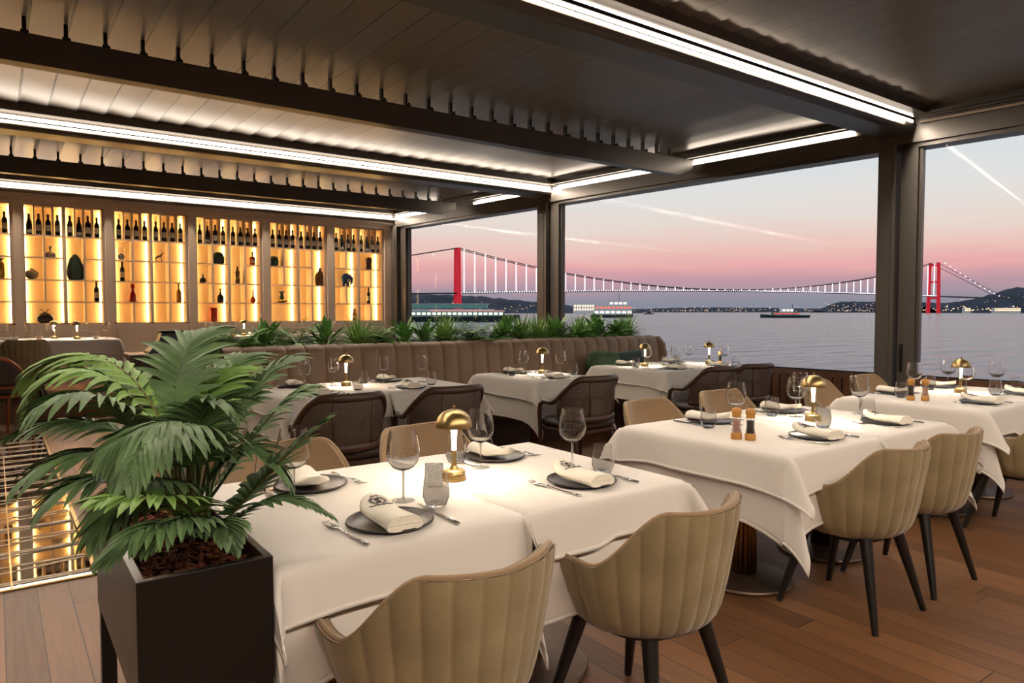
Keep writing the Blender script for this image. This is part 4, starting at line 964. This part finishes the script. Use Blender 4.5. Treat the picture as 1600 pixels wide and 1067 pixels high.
# ------------------------------------------------------------------ near planter and palm
t_ = thing('planter_box', 'black metal planter box on a stand beside the near table', 'planter', (.355, 1.93, 0))
g = G(); a0, a1, b0, b1 = -.138, .138, -.345, .365; th_ = .018; z0, z1 = .52, .80
zi = z0+.02; oc = [(a0, b0), (a1, b0), (a1, b1), (a0, b1)]; ic = [(a0+th_, b0+th_), (a1-th_, b0+th_), (a1-th_, b1-th_), (a0+th_, b1-th_)]
vs = [(x, y, z0) for x, y in oc]+[(x, y, z1) for x, y in oc]+[(x, y, z1) for x, y in ic]+[(x, y, zi) for x, y in ic]
g.add(vs, [(3, 2, 1, 0), (12, 13, 14, 15)]+[(k, (k+1) % 4, 4+(k+1) % 4, 4+k) for k in range(4)]+[(4+k, 4+(k+1) % 4, 8+(k+1) % 4, 8+k) for k in range(4)]+[(8+k, 8+(k+1) % 4, 12+(k+1) % 4, 12+k) for k in range(4)])
g.obj('box', M['planter'], t_, bevel=.0015)
for x, y in ((a0+.003, b1-.04), (a1-.04, b1-.04), (a1-.04, b0+.003), (a0+.003, b0+.003)): G().box(x, x+.037, y, y+.037, 0, z0).obj('leg', M['black'], t_)
g = G(); rnd = random.Random(2)
g.grid(lambda a, v: (a0+.018+(a1-a0-.036)*a, b0+.018+(b1-b0-.036)*v, .755+.012*noise.noise(Vector((a*6, v*14, 0)))), 20, 40)
for k in range(900):
    x = rnd.uniform(a0+.03, a1-.03); y = rnd.uniform(b0+.03, b1-.03); an = rnd.uniform(0, 6.3); L_ = rnd.uniform(.006, .02); W_ = rnd.uniform(.003, .008); z = .757+rnd.uniform(0, .014)
    d = Vector((math.cos(an), math.sin(an), rnd.uniform(-.5, .5)))*L_; s_ = Vector((-math.sin(an), math.cos(an), rnd.uniform(-.4, .4)))*W_; c = Vector((x, y, z)); hh = Vector((0, 0, .003))
    g.add([c-d-s_, c+d-s_*.6, c+d+s_, c-d*.7+s_, c-d-s_+hh, c+d-s_*.6+hh, c+d+s_+hh, c-d*.7+s_+hh], [(3, 2, 1, 0), (4, 5, 6, 7), (0, 1, 5, 4), (1, 2, 6, 5), (2, 3, 7, 6), (3, 0, 4, 7)])
tag(g.obj('bark_mulch', M['bark'], t_), kind='stuff')
root = Vector((.40, 1.98, .76))
palm = thing('palm_plant', 'large bushy palm growing from the black planter box', 'palm', tuple(root))
def bez(pts, n_):
    out = []
    for i in range(n_+1):
        t__ = i/n_; q_ = [Vector(p) for p in pts]
        while len(q_) > 1: q_ = [q_[k].lerp(q_[k+1], t__) for k in range(len(q_)-1)]
        out.append(q_[0])
    return out
def frond(pix, ys, ll, m_, up=(0, 0, 1), n_=17, wid=.0130, droop=.7, start=.28, seed=1):
    rnd = random.Random(seed)
    base = Vector((rnd.uniform(-.035, .035), rnd.uniform(-.05, .05), 0))
    pts = [base]+[on_y(px, py, y)-root for (px, py), y in zip(pix, ys)]
    pl = bez(pts, int(n_*1.55)); g = G(); upv = Vector(up)
    N_ = len(pl)-1
    for i in range(int(N_*start), N_+1):
        t__ = (i/N_-start)/(1-start); p = pl[i]; d = (pl[min(i+1, N_)]-pl[max(i-1, 0)]).normalized()
        sd = d.cross(upv); 
        if sd.length < .05: sd = d.cross(Vector((1, 0, .2)))
        sd.normalize(); un = sd.cross(d).normalized()
        L_ = ll*(.45+.75*math.sin(PI*min(1, t__*.8+.18)))*rnd.uniform(.88, 1.08)
        ang = .95-.55*t__
        for s_ in (-1, 1):
            dd = d*math.cos(ang)+sd*s_*math.sin(ang)+un*.18
            dd += Vector((rnd.uniform(-.06, .06), rnd.uniform(-.06, .06), rnd.uniform(-.06, .06)))
            leaf(g, p, dd, un, L_, wid*rnd.uniform(.85, 1.1), droop, .35, 5, lambda t: min(1, .45+t*3)*(1-t**2.2)**.7)
    o = g.obj('frond', m_, palm)
    rr = [.0045*(1-.75*i/N_)+.0008 for i in range(N_+1)]
    G().tube(pl, rr, 6).obj('stalk', M['palmstem'] if m_ is not M['palm'] else M['palm'], o, smooth=True)
FR = [ # pixels of the rachis, depth along y, leaflet length, material, up, droop
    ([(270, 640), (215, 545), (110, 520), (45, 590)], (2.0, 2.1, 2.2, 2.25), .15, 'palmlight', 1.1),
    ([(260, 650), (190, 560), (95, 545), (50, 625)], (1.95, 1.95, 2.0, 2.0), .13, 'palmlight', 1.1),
    ([(250, 690), (190, 610), (130, 590), (60, 640)], (1.9, 1.85, 1.8, 1.8), .13, 'palm', 1.0),
    ([(280, 660), (262, 590), (280, 535), (335, 515)], (2.0, 2.1, 2.15, 2.2), .13, 'palm', .7),
    ([(330, 700), (330, 640), (250, 640), (170, 700)], (1.9, 1.8, 1.72, 1.68), .16, 'palm', 1.2),
    ([(340, 720), (300, 640), (235, 660), (205, 740)], (1.86, 1.75, 1.66, 1.6), .13, 'palm', 1.1),
    ([(280, 720), (200, 650), (110, 640), (30, 675)], (2.05, 2.1, 2.15, 2.2), .13, 'palm', .9),
    ([(270, 740), (190, 690), (110, 690), (40, 750)], (1.95, 1.95, 1.95, 1.95), .14, 'palm', .9),
    ([(260, 760), (190, 730), (130, 730), (75, 790)], (1.85, 1.8, 1.8, 1.8), .12, 'palm', .8),
    ([(340, 720), (370, 640), (400, 590), (455, 560)], (2.0, 2.0, 2.0, 2.0), .13, 'palm', .8),
    ([(350, 760), (380, 700), (420, 640), (470, 610)], (1.95, 1.9, 1.85, 1.85), .13, 'palm', .9),
    ([(350, 820), (390, 775), (435, 715), (500, 665)], (1.9, 1.8, 1.75, 1.7), .12, 'palmlight2', .5),
    ([(350, 860), (370, 780), (430, 755), (512, 805)], (1.85, 1.8, 1.75, 1.7), .075, 'palm', .5),
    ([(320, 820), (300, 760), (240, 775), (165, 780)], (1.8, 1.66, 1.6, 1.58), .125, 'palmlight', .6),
    ([(325, 850), (300, 790), (250, 800), (165, 870)], (1.76, 1.62, 1.58, 1.56), .09, 'palm', .9),
    ([(330, 860), (330, 790), (290, 790), (235, 850)], (1.74, 1.62, 1.58, 1.56), .08, 'palm', .9),
    ([(330, 860), (350, 800), (340, 795), (365, 850)], (1.74, 1.66, 1.62, 1.6), .07, 'palm', .9),
    ([(320, 700), (335, 590), (370, 540), (400, 560)], (2.1, 2.2, 2.3, 2.3), .12, 'palm', .8),
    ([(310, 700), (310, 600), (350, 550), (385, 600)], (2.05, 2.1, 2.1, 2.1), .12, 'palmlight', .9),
    ([(300, 720), (250, 620), (200, 600), (120, 560)], (2.1, 2.2, 2.3, 2.35), .12, 'palm', .9),
    ([(330, 740), (360, 660), (420, 690), (450, 760)], (1.9, 1.85, 1.8, 1.8), .12, 'palm', .9),
    ([(300, 760), (260, 700), (190, 770), (150, 830)], (1.9, 1.82, 1.75, 1.72), .12, 'palm', .9),
    ([(310, 740), (290, 660), (320, 600), (360, 640)], (1.95, 1.9, 1.85, 1.8), .12, 'palm', .9),
]
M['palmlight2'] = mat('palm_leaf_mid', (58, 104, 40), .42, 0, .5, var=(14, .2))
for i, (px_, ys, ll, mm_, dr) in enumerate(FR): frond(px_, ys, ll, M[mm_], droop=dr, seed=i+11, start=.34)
g = G(); rnd = random.Random(4)
for k in range(12):
    a = rnd.uniform(0, 6.3); r_ = rnd.uniform(.01, .045); g.tube([(r_*math.cos(a), r_*math.sin(a), -.01), (r_*1.2*math.cos(a), r_*1.2*math.sin(a), .12), (r_*1.9*math.cos(a), r_*1.9*math.sin(a), .22)], [.006, .005, .003], 6)
g.obj('stem_cluster', M['palmstem'], palm, smooth=True)

# ------------------------------------------------------------------ glass floor panel at left
t_ = thing('glass_floor_panel', 'reflective glass floor panel with cream lattice lines at left', 'floor panel', (-.8, 6.7, 0))
G().box(-1.7, 1.18, -2.55, 2.6, .0, .004).obj('glass_sheet', M['mirror'], t_)
g = G(); yv = -2.5; k = 0
def bar(g, xa, ya, xb, yb, w_): 
    d = Vector((xb-xa, yb-ya, 0)).normalized(); s_ = Vector((-d.y, d.x, 0))*w_/2; a = Vector((xa, ya, .0045)); b2 = Vector((xb, yb, .0045)); h_ = Vector((0, 0, .002))
    g.add([a-s_, b2-s_, b2+s_, a+s_, a-s_+h_, b2-s_+h_, b2+s_+h_, a+s_+h_], [(3, 2, 1, 0), (4, 5, 6, 7), (0, 1, 5, 4), (1, 2, 6, 5), (2, 3, 7, 6), (3, 0, 4, 7)])
while yv < 2.35:
    bar(g, -1.7, yv+.05, 1.17, yv+.05, .022); bar(g, -1.7+.0, yv+.02, 1.17, yv+.27 if k % 2 else yv+.02, .022)
    bar(g, -.6, yv, 1.17, yv+.28, .022); bar(g, -1.7, yv+.28, -.6, yv, .022); yv += .27; k += 1
g.obj('lattice', M['lattice'], t_)
g = G(); g.box(-1.7, 1.19, -2.57, -2.55, 0, .008); g.box(1.18, 1.20, -2.57, 2.6, 0, .008); g.box(-1.7, 1.19, 2.6, 2.62, 0, .008); g.box(.83, .838, -2.55, 2.6, .004, .0085); g.obj('brass_edge', M['brass'], t_)
G().box(-1.7, 1.17, -2.545, -2.515, .0045, .007).obj('edge_light', emat('floor_edge_light', (1, .9, .8), 1.5), t_)

# ------------------------------------------------------------------ outside: sea, hills, bridge, boats
SEA = -5.0
struct(G().add([(7.9, -9000, SEA), (20000, -9000, SEA), (20000, 20000, SEA), (-9000, 20000, SEA), (-9000, 14, SEA), (7.9, 14, SEA)], [(0, 1, 2, 3, 4, 5)]).obj('ground_sea', M['sea']))
def hill(name, label, prof, dist, depth, mtl=M['hill']):
    """prof: pixel ridge line; becomes a wooded ridge of real height and depth"""
    n_ = 90; g = G(); pts = []
    for i in range(n_+1):
        px = prof[0][0]+(prof[-1][0]-prof[0][0])*i/n_
        for (xa, ya), (xb, yb) in zip(prof[:-1], prof[1:]):
            if xa <= px <= xb: py = ya+(yb-ya)*(px-xa)/(xb-xa); break
        pts.append((px, py))
    fdir = Vector((FW.x, FW.y, 0)).normalized()
    V = []; K = 8
    for i, (px, py) in enumerate(pts):
        top = deep(px, py, dist); h_ = top.z-SEA
        for k in range(K+1):
            t__ = k/K; off = (t__-.45)*depth; hz = h_*max(0, math.sin(PI*min(1, t__*1.1)))**.8 if 0 < k < K else 0
            p = top+fdir*off; nn = noise.noise(Vector((px*.09, k*.9, dist*.01)))+.5*noise.noise(Vector((px*.3, k*2., 3)))
            V.append((p.x, p.y, SEA+max(0, hz*(1+.10*nn)) if 0 < k < K else SEA-2))
    F = [(i*(K+1)+k, (i+1)*(K+1)+k, (i+1)*(K+1)+k+1, i*(K+1)+k+1) for i in range(n_) for k in range(K)]
    g.add(V, F); o = g.obj(name, mtl, None, smooth=True); tag(o, label, 'hill'); return o
hill('hill', 'dark wooded hill on the left shore behind the red bridge tower', [(560, 462), (640, 459), (740, 462), (800, 468), (860, 474), (930, 482), (990, 486.8)], 2500, 500)
hill('hill', 'low distant shore with city lights under the bridge', [(880, 484), (980, 483), (1100, 480), (1200, 481), (1290, 482), (1400, 483), (1500, 484)], 4200, 400)
hill('hill', 'low hill with many lights left of the wide window post', [(1278, 486), (1300, 475), (1320, 471), (1400, 471), (1500, 474), (1560, 482)], 3500, 250)
hill('hill', 'dark wooded hill rising at the right edge of the photo', [(1436, 478), (1490, 472), (1540, 464), (1575, 453), (1610, 447), (1680, 440), (1800, 446)], 2800, 300)
def lights(label, x0, x1, fy, n_, dist, s_, m_, seed):
    rnd = random.Random(seed); g = G()
    for k in range(n_):
        px = rnd.uniform(x0, x1); lo, hi = fy(px); py = lo+(hi-lo)*rnd.random()**2.0
        p = deep(px, py, dist*rnd.uniform(.975, .99)); q_ = s_*rnd.uniform(.4, 1.2)
        g.box(p.x-q_, p.x+q_, p.y-q_, p.y+q_, p.z-q_*.8, p.z+q_*.8)
    return tag(g.obj('shore_lights', m_), label, 'lights', kind='stuff')
M['dimwarm'] = emat('shore_lights_dim', (1, .68, .45), 1.3)
lights('scattered lights on the left hillside', 640, 860, lambda x: (486, 466+(x-640)*.04), 45, 2240, 1.1, M['dimwarm'], 1)
lights('warm lights along the distant shore', 890, 1300, lambda x: (486, 479), 210, 3950, 1.6, M['dimwarm'], 2)
lights('warm lights covering the low hill by the post', 1290, 1400, lambda x: (486, 473), 120, 3300, 1.4, M['dimwarm'], 3)
lights('bright waterfront lights on the right shore', 1440, 1600, lambda x: (485, 478), 60, 2640, 1.5, M['warmdot'], 4)
lights('sparse lights on the right hillside', 1480, 1600, lambda x: (484, 456+(1600-x)*.1), 34, 2630, 1.0, M['dimwarm'], 5)
# suspension bridge
DL, DR_ = 1777.0, 2308.0
BL = deep(715, 486, DL); BR = deep(1458, 486, DR_); BL.z = BR.z = 0
br = thing('suspension_bridge', 'red lit suspension bridge with white lit hangers across the strait', 'bridge', (BL.x, BL.y, SEA))
ax = (BR-BL); span = ax.length; ax.normalize(); pr = Vector((-ax.y, ax.x, 0))
topz = deep(715, 388, DL).z-SEA; topzr = deep(1458, 411, DR_).z-SEA
def dz(t__): return 53+11*(1-(2*t__-1)**2)+4*t__ if 0 <= t__ <= 1 else (53 if t__ < 0 else 57)-abs(t__ if t__ < 0 else t__-1)*30
def tower(o_, h_):
    g = G()
    for s_ in (-1, 1):
        q_ = [o_+pr*(s_*19), o_+pr*(s_*16)+Vector((0, 0, h_))]
        g.tube(q_, [6.5, 5.2], 4)
    for z_ in (.30, .62, .95): g.tube([o_-pr*14+Vector((0, 0, h_*z_)), o_+pr*14+Vector((0, 0, h_*z_))], 3.2, 4)
    g.obj('tower', M['towerglow'], br)
tower(Vector((0, 0, 0)), topz); tower(ax*span, topzr)
g = G(); pp = [ax*(span*t__)+Vector((0, 0, dz(t__))) for t__ in [-.33+i*1.62/60 for i in range(61)]]
vs = []
for p in pp: vs += [p-pr*14, p+pr*14, p+pr*14+Vector((0, 0, -3.2)), p-pr*14+Vector((0, 0, -3.2))]
g.add(vs, [(k*4+a, k*4+(a+1) % 4, k*4+4+(a+1) % 4, k*4+4+a) for k in range(60) for a in range(4)]); g.obj('deck', mat('bridge_deck', (70, 66, 78), .7), br)
def cz(t__):
    zt = topz+(topzr-topz)*t__; lo = dz(.5)+2; k = (2*t__-1)**2
    return lo+(zt-lo)*k if t__ > .5 or True else 0
for s_ in (-1, 1):
    G().tube([ax*(span*i/50)+pr*s_*12+Vector((0, 0, cz(i/50))) for i in range(51)], 1.1, 5).obj('main_cable', M['darkmetal'], br)
    G().tube([pr*s_*12+Vector((0, 0, topz)), ax*(-.17*span)+pr*s_*12+Vector((0, 0, (topz+50)/2+8)), ax*(-.34*span)+pr*s_*12+Vector((0, 0, 45))], .9, 5).obj('side_cable', M['darkmetal'], br)
    G().tube([ax*span+pr*s_*12+Vector((0, 0, topzr)), ax*(1.1*span)+pr*s_*12+Vector((0, 0, (topzr+50)/2)), ax*(1.2*span)+pr*s_*12+Vector((0, 0, 48))], .9, 5).obj('side_cable', M['darkmetal'], br)
NH = 58
for k in range(NH):
    t__ = (k+.5)/NH; p = ax*(span*t__)-pr*12.5; z0_, z1_ = dz(t__)+1, max(dz(t__)+5, cz(t__)); g = G(); z_ = z0_
    while z_ < z1_:
        d = 1.05; g.box(p.x-d, p.x+d, p.y-d, p.y+d, z_, z_+2.0); z_ += 4.4
    g.obj('hanger_lights', M['whitedot'], br)
g = G()
for k in range(240):
    t__ = k/240; p = ax*(span*t__)-pr*14.5; z_ = dz(t__)-1; g.box(p.x-.9, p.x+.9, p.y-.9, p.y+.9, z_-.9, z_+.9)
tag(g.obj('deck_lights', M['whitedot'], br), kind='stuff')
g = G()
for k in range(12):
    t__ = k/12; p = ax*(span*(1.02+.17*t__))-pr*13; z_ = topzr+(50-topzr)*t__-6*math.sin(PI*t__); g.box(p.x-1.3, p.x+1.3, p.y-1.3, p.y+1.3, z_-1.3, z_+1.3)
for k in range(4):
    t__ = (k+1)/5; p = ax*(-span*.2*t__)-pr*13; z_ = topz+(45-topz)*t__*.62-4; g.box(p.x-1, p.x+1, p.y-1, p.y+1, z_-1, z_+1)
tag(g.obj('cable_lights', M['whitedot'], br), kind='stuff')
# boats
def boat(name, label, cat, pxa, pxb, dist, decks, hullm, bow=1):
    a = deep(pxa, 486, dist); b2 = deep(pxb, 486, dist); a.z = b2.z = SEA; c = (a+b2)/2; L_ = (b2-a).length; ang = math.atan2((b2-a).y, (b2-a).x)
    t_ = thing(name, label, cat, (c.x, c.y, SEA), ang)
    Bm = L_*.16; g = G(); hh = decks['hull']
    V = []
    for k in range(13):
        u_ = k/12; x = -L_/2+L_*u_; e = u_ if bow > 0 else 1-u_; w_ = Bm/2*(1-max(0, (e-.65)/.35)**2*.97)*(1-max(0, (.08-e)/.08)*.2); rise = hh*(1+.35*max(0, (e-.7)/.3))
        V += [(x, -w_*.8, -1), (x, -w_, rise), (x, w_, rise), (x, w_*.8, -1)]
    g.add(V, [(k*4+q_, k*4+4+q_, k*4+4+(q_+1) % 4, k*4+(q_+1) % 4) for k in range(12) for q_ in range(4)]+[(0, 1, 2, 3), (51, 50, 49, 48)]); g.obj('hull', hullm, t_)
    for (u0, u1, z0_, z1_, m1, win) in decks['d']:
        x0_, x1_ = -L_/2+L_*u0, -L_/2+L_*u1; G().box(x0_, x1_, -Bm*.4, Bm*.4, z0_, z1_).obj('deck_house', m1, t_)
        if win:
            hz = (z1_-z0_); g = G(); nW = max(3, int((x1_-x0_)/(hz*1.1)))
            for k in range(nW):
                xx = x0_+(x1_-x0_)*(k+.15)/nW; g.box(xx, xx+(x1_-x0_)/nW*.72, -Bm*.4-.12, -Bm*.4-.02, z0_+hz*.3, z0_+hz*.8)
            g.obj('windows', win, t_)
        G().box(x0_-L_*.01, x1_+L_*.01, -Bm*.42, Bm*.42, z1_, z1_+(z1_-z0_)*.12).obj('deck_roof', M['white'], t_)
    if decks.get('mast'):
        u_, z0_, z1_ = decks['mast']; G().tube([(-L_/2+L_*u_, 0, z0_), (-L_/2+L_*u_, 0, z1_)], L_*.006, 6).obj('mast', M['darkmetal'], t_)
    return t_
boat('ferry', 'brightly lit two-deck ferry in the middle window', 'ferry', 924, 989, 700, dict(hull=3.0, mast=(.66, 17, 24), d=[(.05, .97, 3.0, 7.5, M['white'], M['whitewin']), (.08, .95, 8.2, 11.5, M['white'], M['redwin']), (.42, .85, 12.0, 16, M['white'], M['whitewin'])]), M['hullgreen'])
boat('passenger_ferry', 'long pale green and white ferry passing in the left window', 'ferry', 560, 812, 430, dict(hull=3.2, d=[(.02, .9, 3.4, 6.2, M['hullteal'], M['whitewin']), (.04, .84, 6.8, 7.6, M['white'], None), (.04, .80, 8.2, 10.6, M['hullteal'], None), (.45, .9, 6.3, 6.8, M['redwin'], None)]), M['hullgreen'])
boat('motor_boat', 'dark motor boat with red stripe in the middle window', 'boat', 1188, 1264, 690, dict(hull=2.6, mast=(.66, 9, 13), d=[(.25, .78, 3.0, 5.0, M['hullgreen'], M['redwin']), (.42, .66, 5.3, 9.0, M['white'], M['whitewin'])]), M['hullgreen'], -1)
boat('small_boat', 'tiny dark boat near the horizon left of the motor boat', 'boat', 1006, 1022, 1500, dict(hull=2.0, d=[(.3, .7, 2.2, 6.0, M['hullgreen'], None)]), M['hullgreen'], -1)
def block(px, w_, h_, dist, lb, m_=M['white']):
    p = deep(px, 486, dist); t_ = thing('waterfront_building', lb, 'building', (p.x, p.y, SEA), -YAW+.0)
    G().box(-w_/2, w_/2, -8, 8, 0, h_+6).obj('walls', m_, t_)
    g = G(); nW = int(w_/5)
    for r_ in range(2):
        for k in range(nW): g.box(-w_/2+w_*(k+.2)/nW, -w_/2+w_*(k+.75)/nW, -8.2, -8.02, 6+h_*(.15+.45*r_), 6+h_*(.4+.45*r_))
    g.obj('lit_windows', M['warmdot'], t_)
block(912, 44, 16, 1500, 'lit waterfront building just left of the bright ferry'); block(1572, 90, 12, 2450, 'long low lit building on the right shore'); block(1510, 20, 12, 2460, 'small lit building near the right bridge tower')
